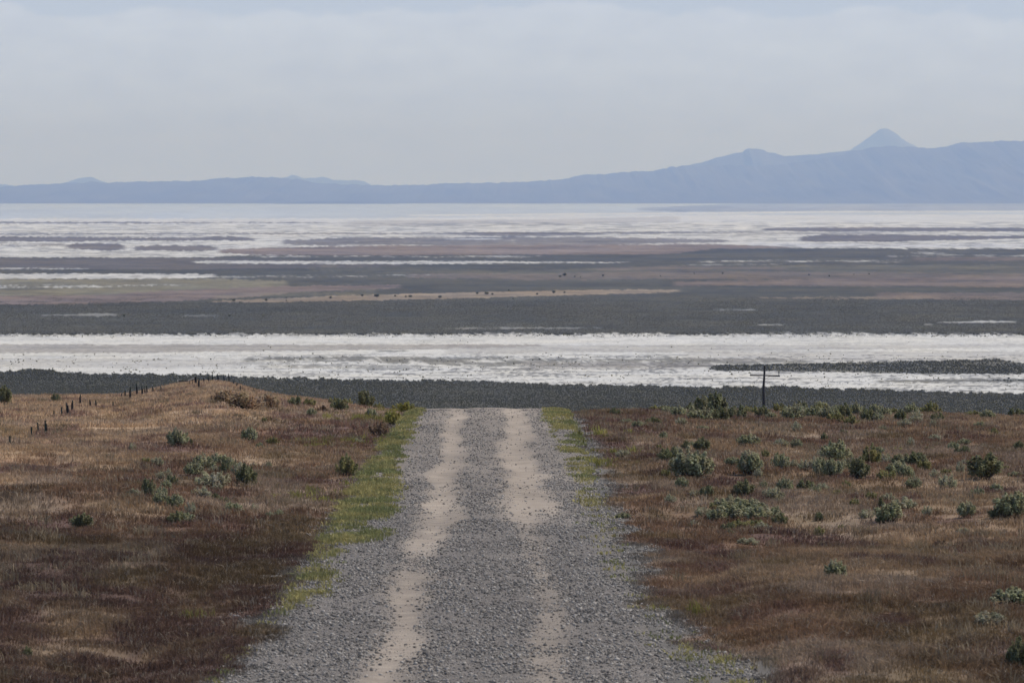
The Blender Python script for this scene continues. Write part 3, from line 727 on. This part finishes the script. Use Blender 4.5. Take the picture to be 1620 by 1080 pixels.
# ------------------------------------------------------------------ shrubs
M_leaf = mat_tint('sage_leaf', .75, .2, 5., transl=.42, spec=.2)
M_twig = mat_tint('shrub_twig', .9, .3, 12., base=(.085, .07, .058))
def shrub_mesh(seed, lobes, leaves, size, colr, tall=1.0, loose=.5):
    """unit shrub (about 1 wide, 0.8*tall high): upright plumes of small leaf faces"""
    r = np.random.default_rng(seed)
    V, Fc, Cc = [], [], []
    tw = []
    for k in range(lobes):
        a = r.uniform(0, 2 * math.pi); rad = .40 * math.sqrt(r.uniform(0, 1))
        top = tall * (.80 - .40 * (rad / .42) ** 2) * r.uniform(.82, 1.08)
        top = max(top, .2)
        c0 = np.array((rad * math.cos(a) * .55, rad * math.sin(a) * .55, .05)); c1 = np.array((rad * math.cos(a) * 1.08, rad * math.sin(a) * 1.08, top))
        tw.append((c0 * np.array((.3, .3, 0)) , c0 + (c1 - c0) * .75))
        n = int(leaves / lobes * r.uniform(.7, 1.3))
        t = r.uniform(.22, 1.0, n) ** .7
        wid = r.uniform(.08, .14) * np.sin(np.clip(t, 0, 1) * math.pi * .86 + .25)
        dirs = r.normal(0, 1, (n, 3)); dirs /= np.linalg.norm(dirs, axis=1)[:, None]
        p = c0 + (c1 - c0) * t[:, None] + dirs * (wid * r.uniform(.45, 1.0 + loose * .4, n))[:, None]
        p[:, 2] = np.maximum(p[:, 2], .02)
        nr = dirs + np.array((0, 0, .7)) + r.normal(0, .35, (n, 3)); nr /= np.linalg.norm(nr, axis=1)[:, None]
        sd = np.cross(nr, np.array((0, 0, 1.0)) + r.normal(0, .5, (n, 3))); sd /= np.linalg.norm(sd, axis=1)[:, None]
        up = np.cross(sd, nr)
        L = size * r.uniform(.7, 1.4, n)[:, None]; W = L * r.uniform(.3, .5, n)[:, None]
        q = np.stack([p - up * L * .5, p + sd * W, p + up * L * .6, p - sd * W], 1)
        V.append(q.reshape(-1, 3))
        cl = np.array(colr) * r.uniform(.75, 1.25) * np.array((r.uniform(.92, 1.1), 1, r.uniform(.85, 1.1)))
        Cc.append(np.repeat(cl * r.uniform(.8, 1.2, (n, 1)), 4, 0))
    V = np.concatenate(V); Cc = np.concatenate(Cc)
    Fq = np.arange(len(V)).reshape(-1, 4)
    TV, TF = [], []
    for (p0, p1) in tw:
        b = len(TV)
        mid = (p0 + p1) / 2 + np.array((0, 0, -.03))
        ax = np.array((1., 0, 0)); ay = np.array((0, 1., 0))
        for (q, rr) in ((p0, .022), (mid, .015), (p1, .006)):
            for j in range(4):
                an = j * math.pi / 2
                TV.append(q + ax * rr * math.cos(an) + ay * rr * math.sin(an))
        for s in range(2):
            for j in range(4):
                TF.append((b + s * 4 + j, b + s * 4 + (j + 1) % 4, b + s * 4 + 4 + (j + 1) % 4, b + s * 4 + 4 + j))
    return V, Fq, Cc, np.array(TV), np.array(TF)
PROTO = {}
KINDS = {   # kind: (colour, tall, leaf size, lobes, leaves)
    'G': ((.325, .315, .190), .95, .050, 34, 3600),    # grey green sagebrush
    'D': ((.205, .200, .105), .9, .048, 32, 3600),   # dark green
    'P': ((.37, .345, .235), .8, .045, 26, 1900),     # pale, thin
    'O': ((.255, .235, .100), .9, .050, 22, 2300),     # olive
    'T': ((.44, .315, .20), .9, .042, 34, 4200),     # tan dry shrub
    'Y': ((.30, .27, .075), .9, .050, 22, 1800),     # yellow green
    'B': ((.19, .125, .078), .8, .050, 18, 1500),     # brown
}
def proto(kind, var):
    if (kind, var) not in PROTO:
        colr, tall, ls, lb, lv = KINDS[kind]
        V, Fq, Cc, TV, TF = shrub_mesh(1000 + ord(kind) * 17 + var, lb, lv, ls, colr, tall)
        fo = mesh_from('foliage', V, Fq, M_leaf, Cc, link=False)
        st = mesh_from('stems', TV, TF, M_twig, None, link=False)
        PROTO[(kind, var)] = (fo, st)
    return PROTO[(kind, var)]

KNAME = {'G': 'grey green sagebrush', 'D': 'dark green shrub', 'P': 'pale thin sagebrush', 'O': 'olive green shrub', 'T': 'tan dry shrub', 'Y': 'yellow green shrub', 'B': 'low brown shrub'}
ONAME = {'G': 'sagebrush', 'D': 'shrub', 'P': 'sagebrush', 'O': 'shrub', 'T': 'dry_shrub', 'Y': 'shrub', 'B': 'dry_shrub'}
# region name, place phrase, [(column, base row, width, height in photograph pixels, kind, own label or None)]
SHRUBS = [
 ('shrubs beside the big pale sagebrush right of the road', 'beside the big pale sagebrush right of the road', [
  (1094, 757, 66, 40, 'G', 'largest pale grey green sagebrush right of the road, wide and rounded'),
  (1079, 773, 20, 17, 'G', 'small grey sagebrush at the lower left foot of the largest pale sagebrush'),
  (1060, 732, 38, 22, 'D', 'long dark green shrub tucked behind the left side of the largest pale sagebrush'),
  (1085, 713, 13, 14, 'D', 'tiny dark shrub above the largest pale sagebrush, left of a wider dark one'),
  (1111, 713, 27, 18, 'D', 'wide dark shrub just above the largest pale sagebrush'),
  (1118, 787, 19, 19, 'D', 'round dark shrub alone below the right end of the largest pale sagebrush'),
  (1099, 786, 20, 10, 'P', None)]),
 ('shrubs on the middle of the right slope', 'on the middle of the right slope', [
  (1186, 751, 40, 31, 'G', 'round blue grey sagebrush standing alone with a dark shaded foot, right slope'),
  (1236, 742, 28, 23, 'G', 'grey sagebrush right of the lone round blue grey one'),
  (1256, 741, 13, 13, 'P', None),
  (1185, 706, 34, 17, 'G', None), (1236, 707, 24, 12, 'P', None), (1260, 709, 18, 15, 'G', None),
  (1177, 784, 34, 21, 'D', 'spreading dark shrub above the long low sagebrush patch'),
  (1195, 804, 17, 15, 'D', 'small blackish shrub at the top edge of the long low sagebrush patch'),
  (1243, 779, 26, 21, 'G', None), (1222, 792, 34, 20, 'P', None), (1276, 776, 26, 17, 'D', None)]),
 ('the long low sagebrush patch', 'in the long low sagebrush patch', [
  (1152, 806, 52, 20, 'G', None), (1130, 811, 17, 14, 'O', None), (1163, 822, 62, 24, 'G', None), (1212, 826, 52, 24, 'G', None),
  (1234, 831, 26, 17, 'D', None), (1152, 843, 21, 17, 'D', 'dark bushy shrub at the bottom tip of the long low sagebrush patch'),
  (1140, 826, 44, 20, 'G', None), (1186, 812, 44, 20, 'G', None), (1206, 842, 34, 15, 'P', None), (1168, 838, 34, 16, 'O', None),
  (1172, 820, 13, 15, 'D', None), (1196, 837, 32, 15, 'O', None), (1112, 816, 26, 14, 'P', None), (1184, 862, 32, 12, 'P', None)]),
 ('shrubs on the upper right slope', 'on the upper right slope', [
  (1320, 732, 44, 31, 'G', 'tall full sagebrush crowning the cluster of four on the right slope'),
  (1293, 746, 28, 20, 'P', None), (1274, 746, 20, 18, 'P', None),
  (1318, 756, 28, 27, 'G', 'grey sagebrush with a black shaded foot directly below the tall full one'),
  (1358, 757, 34, 28, 'D', None), (1378, 736, 30, 27, 'O', None),
  (1440, 741, 50, 24, 'D', 'long dark shrub with several crowns in the middle of the right slope'),
  (1403, 759, 28, 17, 'O', None), (1433, 760, 28, 21, 'G', None),
  (1523, 721, 22, 15, 'D', 'small dark two headed shrub high on the right slope'),
  (1612, 714, 16, 15, 'D', 'dark round shrub at the right edge of the picture, high on the slope'),
  (1560, 758, 60, 32, 'D', 'largest dark olive shrub on the right slope, long and dense'),
  (1497, 753, 22, 11, 'O', None), (1521, 753, 15, 21, 'P', None), (1498, 776, 30, 23, 'P', 'pale grey bleached sagebrush left of the largest dark olive shrub'),
  (1300, 752, 30, 24, 'G', None), (1345, 748, 30, 22, 'G', None), (1420, 752, 34, 20, 'G', None), (1462, 744, 26, 16, 'O', None), (1400, 735, 24, 16, 'P', None),
  (1304, 698, 11, 12, 'D', 'tiny dark shrub alone on bare red grass below the crest'),
  (1335, 687, 12, 8, 'D', None), (1348, 688, 8, 6, 'O', None), (1573, 690, 14, 12, 'O', None), (1420, 715, 18, 8, 'Y', None), (1470, 712, 16, 7, 'O', None)]),
 ('shrubs on the lower right slope', 'on the lower right slope', [
  (1340, 774, 17, 11, 'O', None), (1325, 786, 14, 11, 'O', None), (1446, 773, 24, 17, 'G', None), (1352, 803, 17, 14, 'O', None),
  (1296, 827, 13, 15, 'D', 'small dark round shrub alone right of the long low sagebrush patch'),
  (1546, 789, 22, 18, 'G', None), (1576, 779, 20, 13, 'G', None), (1600, 821, 54, 36, 'G', 'big ragged sagebrush cut by the right edge, middle of the slope'),
  (1577, 821, 26, 16, 'D', None), (1530, 819, 30, 21, 'G', None), (1406, 827, 44, 27, 'G', None), (1394, 808, 10, 20, 'D', None), (1468, 816, 17, 16, 'P', None),
  (1430, 806, 40, 18, 'P', None), (1372, 820, 26, 14, 'P', None), (1487, 863, 22, 10, 'B', None), (1562, 868, 26, 11, 'B', None), (1610, 872, 26, 12, 'B', None),
  (1322, 919, 36, 28, 'G', 'two headed sagebrush standing alone low in the brown grass on the right'),
  (1600, 957, 56, 26, 'G', 'low sagebrush at the right edge above the bottom corner shrub'),
  (1565, 990, 50, 20, 'P', None), (1614, 1062, 42, 42, 'D', 'dark bushy shrub in the bottom right corner')]),
 ('the row of shrubs along the right crest', 'in the row along the right crest', [
  (1040, 652, 22, 10, 'O', None), (1012, 677, 20, 11, 'G', None), (1034, 673, 22, 11, 'D', None), (973, 659, 13, 13, 'D', None),
  (1078, 660, 28, 15, 'G', None), (1095, 650, 18, 12, 'D', None),
  (1124, 657, 38, 30, 'D', 'tallest dark shrub breaking the skyline left of the utility pole'),
  (1112, 666, 36, 17, 'G', None), (1141, 668, 22, 19, 'D', None), (1165, 663, 24, 19, 'D', None),
  (1187, 657, 20, 14, 'O', None), (1207, 661, 20, 15, 'D', None), (1232, 655, 20, 15, 'O', None), (1255, 665, 30, 21, 'G', None), (1268, 648, 20, 14, 'D', None),
  (1287, 663, 26, 17, 'G', None), (1312, 665, 26, 19, 'G', None), (1336, 664, 22, 20, 'D', None), (1345, 650, 16, 12, 'D', None), (1357, 658, 22, 17, 'G', None),
  (1372, 668, 20, 17, 'D', None), (1385, 657, 18, 15, 'G', None), (1399, 661, 22, 15, 'G', None), (1425, 666, 16, 15, 'D', None), (1440, 657, 20, 16, 'G', None),
  (1449, 664, 18, 13, 'P', None), (1474, 656, 26, 16, 'O', None), (1483, 667, 16, 13, 'D', None), (1540, 660, 22, 10, 'O', None), (1562, 664, 18, 13, 'G', None), (1608, 658, 20, 13, 'D', None),
  (1262, 657, 26, 15, 'G', None), (1298, 650, 24, 14, 'G', None), (1322, 668, 22, 14, 'O', None), (1384, 668, 24, 14, 'G', None), (1348, 672, 20, 12, 'O', None), (1060, 655, 24, 11, 'G', None), (1105, 655, 26, 15, 'G', None),
  (1300, 655, 22, 14, 'O', None), (1325, 655, 20, 12, 'G', None), (1412, 657, 18, 11, 'O', None), (1220, 664, 16, 10, 'G', None)]),
 ('shrubs on the left slope', 'on the left slope', [
  (235, 785, 21, 26, 'D', 'blackish upright shrub at the left end of the left slope cluster'),
  (252, 790, 24, 20, 'G', None), (253, 799, 22, 18, 'G', None), (272, 769, 18, 18, 'D', None),
  (281, 706, 34, 24, 'G', 'lone ragged sagebrush high on the left slope'), (302, 705, 6, 10, 'D', None),
  (394, 701, 26, 22, 'G', 'round grey sagebrush with a dark foot beside purple grass, upper left slope'),
  (322, 746, 34, 24, 'G', None), (338, 772, 54, 24, 'P', 'wide greyish twiggy sagebrush in the middle of the left slope cluster'), (356, 750, 18, 18, 'D', None), (366, 743, 18, 18, 'G', None),
  (389, 770, 34, 28, 'D', 'dense dark green shrub at the right end of the left slope cluster'), (401, 742, 16, 9, 'P', None),
  (306, 752, 28, 20, 'G', None), (345, 738, 36, 18, 'G', None), (380, 752, 26, 18, 'P', None), (318, 790, 30, 18, 'P', None), (262, 776, 18, 16, 'G', None),
  (276, 806, 28, 22, 'G', None), (300, 817, 20, 20, 'P', None), (277, 833, 28, 20, 'D', None), (292, 828, 30, 16, 'G', None), (342, 797, 20, 15, 'D', None), (357, 800, 15, 12, 'D', None),
  (370, 814, 30, 18, 'G', None), (428, 823, 18, 14, 'G', 'small round sagebrush by the road side of the left slope, left of its twin'), (441, 822, 16, 15, 'G', 'small sagebrush twin nearest the road on the left slope'),
  (418, 669, 10, 9, 'O', None), (128, 836, 36, 21, 'D', 'low dark sagebrush alone at the lower left'), (42, 1050, 16, 22, 'D', 'small dark shrub in the bottom left corner'), (432, 705, 14, 14, 'O', None), (22, 838, 30, 16, 'B', None)]),
 ('shrubs along the left crest', 'along the left crest', [
  (6, 640, 26, 24, 'D', 'dark shrub on the skyline at the left edge'), (88, 636, 14, 13, 'D', 'pointed dark shrub on the skyline behind the fence posts'),
  (577, 640, 28, 24, 'D', 'black green upright shrub on the skyline left of the road'), (536, 652, 30, 17, 'D', 'low dark shrub just left of the black green skyline shrub'),
  (466, 643, 20, 15, 'D', None), (490, 644, 18, 14, 'O', None), (493, 660, 16, 13, 'G', None), (527, 642, 16, 13, 'O', None), (548, 642, 20, 12, 'O', None), (598, 649, 18, 10, 'O', None),
  (587, 662, 18, 15, 'G', None), (567, 703, 18, 10, 'P', None), (547, 753, 32, 28, 'O', 'dense dark olive shrub at the green verge left of the road'),
  (388, 650, 54, 26, 'T', 'large tan dry shrub on the right flank of the mound'), (426, 650, 32, 24, 'T', 'tan dry shrub right of the large tan one, with a dark foot'), (358, 640, 44, 20, 'T', 'tan dry shrub on top of the mound behind the posts'),
  (638, 655, 34, 18, 'Y', 'yellow green shrub at the road edge on the left crest'), (620, 672, 28, 20, 'Y', None), (600, 690, 30, 20, 'B', None), (510, 655, 22, 12, 'B', None)]),
]
ORD = ['leftmost', 'second from the left', 'third from the left', 'fourth from the left', 'fifth from the left', 'sixth from the left', 'seventh from the left', 'eighth from the left', 'ninth from the left', 'tenth from the left',
       'eleventh from the left', 'twelfth from the left', 'thirteenth from the left', 'fourteenth from the left', 'fifteenth from the left', 'sixteenth from the left', 'seventeenth from the left', 'eighteenth from the left', 'nineteenth from the left', 'twentieth from the left']
count = 0
for (grp, place, items) in SHRUBS:
    same = {}
    for it in sorted([i for i in items if i[5] is None]): same.setdefault(it[4], []).append(it)
    for it in items:
        a, b, w, h, kind, lab = it
        X0, Y0, Z0 = hit_ground(a, b)
        fo, st = proto(kind, count % 3)
        root = empty(ONAME[kind], (X0, Y0, Z0 - .04), random.uniform(0, 6.28))
        cr_ = 1.2 if 'crest' in grp and a > 900 else 1.0
        W = w * Y0 / F * 1.34 * cr_; H = h * Y0 / F * 1.3 * min(cr_, 1.06)
        root.scale = (W, W, H / (.8 * KINDS[kind][1]))
        for src in (fo, st):
            c = src.copy(); COL.objects.link(c); c.parent = root
        if lab is None:
            peers = same[kind]
            i = peers.index(it)
            if len(peers) == 1: lab = 'only unnamed ' + KNAME[kind] if False else 'the one ' + KNAME[kind] + ' ' + place
            else: lab = KNAME[kind] + ' ' + place + ', ' + (ORD[i] if i < len(peers) - 1 else 'rightmost')
        tag(root, lab, 'shrub', grp)
        count += 1

# little tufts nobody could tell apart, low in the grass
rt = random.Random(5)
for (n_, xa, xb, ya, yb, side_) in ((52, 985, 1618, 668, 850, 'right'), (16, 200, 450, 690, 835, 'left')):
    for i in range(n_):
        a = rt.uniform(xa, xb); b = ya + (yb - ya) * rt.random() ** 1.3
        X0, Y0, Z0 = hit_ground(a, b)
        kind = rt.choice('GGPPO'); fo, st = proto(kind, i % 3)
        root = empty('sagebrush', (X0, Y0, Z0 - .03), rt.uniform(0, 6.28))
        W = rt.uniform(14, 32) * Y0 / F; H = rt.uniform(10, 19) * Y0 / F
        root.scale = (W, W, H / (.8 * KINDS[kind][1]))
        for src in (fo, st):
            c = src.copy(); COL.objects.link(c); c.parent = root
        tag(root, 'small faint sagebrush tuft scattered low in the dry grass of the %s slope' % side_, 'shrub', 'sagebrush tufts on the %s slope' % side_)

# dark shrubs standing far out on the plain
far_d = [(573, 468.5, 8), (596, 469.5, 12), (625, 469, 6), (642, 470, 6), (649, 470, 9), (696, 471, 9), (755, 465, 7), (770, 465.5, 10), (779, 466, 6), (850, 466, 6), (876, 463.5, 9), (893, 463.5, 6), (370, 476, 9), (421, 476, 8), (453, 476, 5), (523, 472, 8),
         (886, 438, 10), (893, 436, 14), (909, 438, 7), (918, 438.5, 5), (954, 437, 10), (1045, 437, 6), (1098, 433, 6), (1143, 433, 8), (1280, 435, 7), (1312, 437, 7), (1351, 434.5, 5), (1375, 434, 6), (196, 500, 7), (363, 500.5, 8), (415, 500, 5), (805, 460, 5), (812, 473, 5)]
PL = 'far out on the tan strip of the plain'
for i, (a, b, w) in enumerate(sorted(far_d)):
    Y0 = CAMZ * F / (b - HY); X0 = (a - CX) / F * Y0
    fo, st = proto('D', i % 3)
    root = empty('distant_shrub', (X0, Y0, 0), random.uniform(0, 6.28))
    W = w * Y0 / F * (.6 if b < 445 else .85); root.scale = (W, W, W * .75)
    for src in (fo, st):
        c = src.copy(); COL.objects.link(c); c.parent = root
    strip = 'on the pale tan strip across the plain' if 458 < b < 478 else ('beside the dust pale streak on the plain' if b > 490 else 'on the brown flats beyond the tan strip')
    tag(root, 'tiny dark distant shrub standing alone ' + strip, 'shrub', 'distant shrubs ' + strip)

# ------------------------------------------------------------------ fence posts on the left mound
M_steel = mat_tint('green_steel', .7, .2, 20., base=(.030, .048, .038))
M_wood = mat_tint('weathered_wood', .9, .3, 9., base=(.055, .048, .042), bump=.01, bump_scale=25)
M_pale = mat_tint('bleached_wood', .85, .15, 8., base=(.42, .39, .35))
M_black = mat_tint('dark_wood', .9, .25, 14., base=(.022, .020, .020))
def tube(path, radii, sides=8, cap=True):
    V, Fc = [], []
    for i, (q, r) in enumerate(zip(path, radii)):
        q = np.array(q, float)
        t = np.array(path[min(i + 1, len(path) - 1)], float) - np.array(path[max(i - 1, 0)], float); t /= np.linalg.norm(t)
        ref = np.array((1., 0, 0)) if abs(t[0]) < .8 else np.array((0, 0, 1.))
        a = np.cross(t, ref); a /= np.linalg.norm(a); b = np.cross(t, a)
        for j in range(sides):
            an = 2 * math.pi * j / sides
            V.append(q + (a * math.cos(an) + b * math.sin(an)) * r)
    for i in range(len(path) - 1):
        for j in range(sides):
            Fc.append((i * sides + j, i * sides + (j + 1) % sides, (i + 1) * sides + (j + 1) % sides, (i + 1) * sides + j))
    if cap:
        for (k, q) in ((0, path[0]), (len(path) - 1, path[-1])):
            V.append(np.array(q, float)); c = len(V) - 1
            for j in range(sides): Fc.append((c, k * sides + j, k * sides + (j + 1) % sides, c))
    me_f = [f if len(set(f)) == 4 else f[:3] for f in Fc]
    return V, me_f
def py_mesh(name, parts, mat, parent=None):
    V, Fs = [], []
    for (v, f) in parts:
        b = len(V); V += [tuple(q) for q in v]; Fs += [tuple(i + b for i in t) for t in f]
    me = bpy.data.meshes.new(name); me.from_pydata(V, [], Fs); me.update(); me.materials.append(mat)
    o = bpy.data.objects.new(name, me); COL.objects.link(o)
    if parent: o.parent = parent
    return o
def box(x0, x1, y0, y1, z0, z1):
    v = [(x0, y0, z0), (x1, y0, z0), (x1, y1, z0), (x0, y1, z0), (x0, y0, z1), (x1, y0, z1), (x1, y1, z1), (x0, y1, z1)]
    f = [(0, 3, 2, 1), (4, 5, 6, 7), (0, 1, 5, 4), (1, 2, 6, 5), (2, 3, 7, 6), (3, 0, 4, 7)]
    return v, f
def make_post(height, thick, wob):
    root = empty('fence_post', (0, 0, 0))
    # steel T post: flange, web and a row of studs; the lower half is backed by a dark split-wood stake
    st = [box(-.024, .024, -.004, .004, -.3, height), box(-.004, .004, .0045, .034, -.3, height - .02)]
    for k in range(int(height / .09)): st.append(box(-.009, .009, -.0105, -.0045, .05 + k * .09, .075 + k * .09))
    py_mesh('steel_stake', st, M_steel, root)
    if thick > 0:
        pth = [(.0, -.05, -.3), (wob * .4, -.05, height * .12), (wob, -.05, height * .33), (wob * .5, -.05, height * .8)]
        py_mesh('wood_stake', [tube(pth, [thick * 1.2, thick * 1.3, thick * 1.2, thick * .8], 7)], M_black, root)
    return root
POSTS = [ # column, top row, bottom row, dark stake thickness
 (15, 690, 706, 0), (49, 679, 692, 0), (60, 675, 684, 0), (71, 665, 689, .018), (85, 656, 663, 0), (97, 648, 657, 0), (105, 637, 656, .034), (115, 633, 654, .04), (127, 624, 642, .036), (142, 632, 646, .024), (151, 633, 645, .014),
 (179, 637, 648, 0), (192, 624, 632, .01), (198, 617, 630, .034), (206, 612, 633, .04), (216, 607, 628, .04), (224, 611, 627, .038), (229, 616, 625, .04), (232, 610, 625, .03), (241, 611, 624, .012), (254, 611, 622, .022),
 (315, 598, 616, .034), (322, 597, 608, .036), (329, 596, 607, .026), (336, 592, 606, .02), (344, 591, 606, .036), (354, 592, 604, .024), (362, 591, 608, .034), (370, 602, 612, .026), (375, 607, 615, .036), (380, 612, 620, .02)]
plabs = {15: 'thin green steel post lowest on the left slope, nearest the left edge', 49: 'thin green steel post second up from the left edge', 60: 'short green steel post just left of the tall lone post on the left slope',
         71: 'tall lone green steel post with dark foot low on the left slope', 85: 'short green stub post above the tall lone post', 97: 'short green post beside the first pair of black footed posts',
         105: 'black footed post, left one of the first tall pair', 115: 'black footed slightly bent post, right one of the first tall pair', 127: 'black footed post standing against the grey brush, right above the first tall pair',
         142: 'green post with slim dark foot right of the black footed skyline post', 151: 'plain green post beside the slim dark footed one', 179: 'lone thin green post between the two groups of posts',
         192: 'faint thin post at the left end of the leaning group', 198: 'dark short post at the left of the leaning group', 206: 'longest leaning black post of the leaning group', 216: 'tall black post in the middle of the leaning group',
         224: 'black post left of the tight pair in the leaning group', 229: 'short black post, left of the tight pair', 232: 'thin black post, right of the tight pair', 241: 'thin post between the leaning group and the mound', 254: 'thin dark post at the left foot of the mound',
         315: 'post directly right of the thick corner post', 322: 'short dark post second right of the thick corner post', 329: 'brownish post third right of the thick corner post', 336: 'thin tall post left of the black one on top of the mound',
         344: 'tall black post in the middle of the row on the mound', 354: 'short black post on top of the mound, right of the tall black one', 362: 'tallest post near the right end of the row on the mound', 370: 'low post where the mound begins to drop, right side',
         375: 'short black post on the right flank of the mound', 380: 'rightmost post stub vanishing over the flank of the mound'}
for (a, t, b, th) in POSTS:
    X0, Y0, Z0 = hit_ground(a, b)
    top_z = CAMZ - (t - HY) / F * Y0
    root = make_post(max(top_z - Z0, .3), th, random.uniform(-.02, .04))
    root.location = (X0, Y0, Z0); root.rotation_euler = (random.uniform(-.04, .04), random.uniform(-.06, .02), random.uniform(-.5, .5))
    tag(root, plabs[a], 'fence post', 'fence posts on the left slope' if a < 300 else 'fence posts on the mound')
# thick corner post with its pale brace rail
X0, Y0, Z0 = hit_ground(309, 611)
k = Y0 / F
top = CAMZ - (596 - HY) * k
root = empty('corner_post', (X0, Y0, Z0))
hgt = top - Z0
py_mesh('post', [tube([(0, 0, -.4), (.01, 0, hgt * .5), (0, 0, hgt)], [.062, .06, .052], 10)], M_black, root)
rail_l = ((281 - 309) * k, 0, CAMZ - (602.5 - HY) * k - Z0)
rail_r = (-.05, -.02, CAMZ - (597.5 - HY) * k - Z0)
mid1 = ((288 - 309) * k, 0, CAMZ - (603 - HY) * k - Z0); mid2 = ((297 - 309) * k, 0, CAMZ - (602 - HY) * k - Z0)
py_mesh('brace_rail', [tube([mid2, ((302 - 309) * k, -.01, CAMZ - (600 - HY) * k - Z0), rail_r], [.024, .026, .024], 8)], M_pale, root)
py_mesh('brace_rail', [tube([rail_l, mid1, mid2], [.03, .03, .024], 8)], M_wood, root)
py_mesh('stay', [tube([((300 - 309) * k, .02, -.3), ((299.5 - 309) * k, .02, CAMZ - (602 - HY) * k - Z0)], [.02, .016], 6)], M_wood, root)
py_mesh('stay', [tube([((304 - 309) * k, .02, -.3), ((304.5 - 309) * k, .02, CAMZ - (600 - HY) * k - Z0)], [.02, .016], 6)], M_wood, root)
py_mesh('end_cap', [tube([((280.2 - 309) * k, 0, CAMZ - (602.6 - HY) * k - Z0), ((281.8 - 309) * k, 0, CAMZ - (602.4 - HY) * k - Z0)], [.04, .04], 8)], M_pale, root)
tag(root, 'thick black corner post with a pale slanting brace rail on the mound', 'fence post')

# ------------------------------------------------------------------ utility pole beyond the right crest
PY_ = 430.0
k = PY_ / F
X0 = (1209 - CX) * k
zb = float(ground_z(np.array([X0]), np.array([PY_]))[0])
def pz(row): return CAMZ - (row - HY) * k - zb
root = empty('utility_pole', (X0, PY_, zb))
py_mesh('pole', [tube([(-.02, 0, -.5), (-.01, 0, pz(640)), (-.04, 0, pz(622)), (-.04, 0, pz(610)), (0, 0, pz(600)), (.03, 0, pz(588)), (.03, 0, pz(578.5))], [.14, .125, .105, .095, .085, .078, .068], 10)], M_wood, root)
ca = py_mesh('cross_arm', [tube([((1186.5 - 1209) * k, -.11, pz(593.2)), (0, -.11, pz(593.6)), ((1234 - 1209) * k, -.11, pz(594.6))], [.058, .05, .058], 8)], M_wood, root)
def insulator(col, row0, row1, r):
    x = (col - 1209) * k
    zs = [pz(row0), pz(row0) + .02, (pz(row0) + pz(row1)) / 2, pz(row1) - .02, pz(row1)]
    return py_mesh('insulator', [tube([(x, -.11, z) for z in zs], [r * .45, r * .5, r * .55, r, r * .7], 8)], M_steel, ca)
insulator(1232.3, 593.8, 587.6, .05); insulator(1187.8, 592.8, 588.8, .03)
py_mesh('brace', [tube([((1218 - 1209) * k, -.10, pz(595)), (.05, -.085, pz(600))], [.014, .014], 6)], M_wood, root)
py_mesh('brace', [tube([((1199 - 1209) * k, -.10, pz(595)), (-.05, -.085, pz(600))], [.014, .014], 6)], M_wood, root)
tag(root, 'dark wooden utility pole with one cross arm standing behind the right crest', 'utility pole')

# ------------------------------------------------------------------ haze
HZ = 3.15e-5
me = bpy.data.meshes.new('haze')
v, f = box(-75000, 75000, -400, 117000, -8.0, 1320)
me.from_pydata(v, [], f); me.update()
haze = bpy.data.objects.new('haze', me); COL.objects.link(haze)
hm = bpy.data.materials.new('haze_air'); hm.use_nodes = True
n, l = hm.node_tree.nodes, hm.node_tree.links
n.remove(n['Principled BSDF'])
pv = n.new('ShaderNodeVolumePrincipled')
pv.inputs['Color'].default_value = (.345, .51, 1.0, 1)
pv.inputs['Absorption Color'].default_value = (1, 1, 1, 1)
pv.inputs['Density'].default_value = HZ
pv.inputs['Anisotropy'].default_value = 0.15
l.new(pv.outputs[0], n['Material Output'].inputs['Volume'])
me.materials.append(hm)
tag(haze, kind='stuff', label='thin blue haze over the plain')
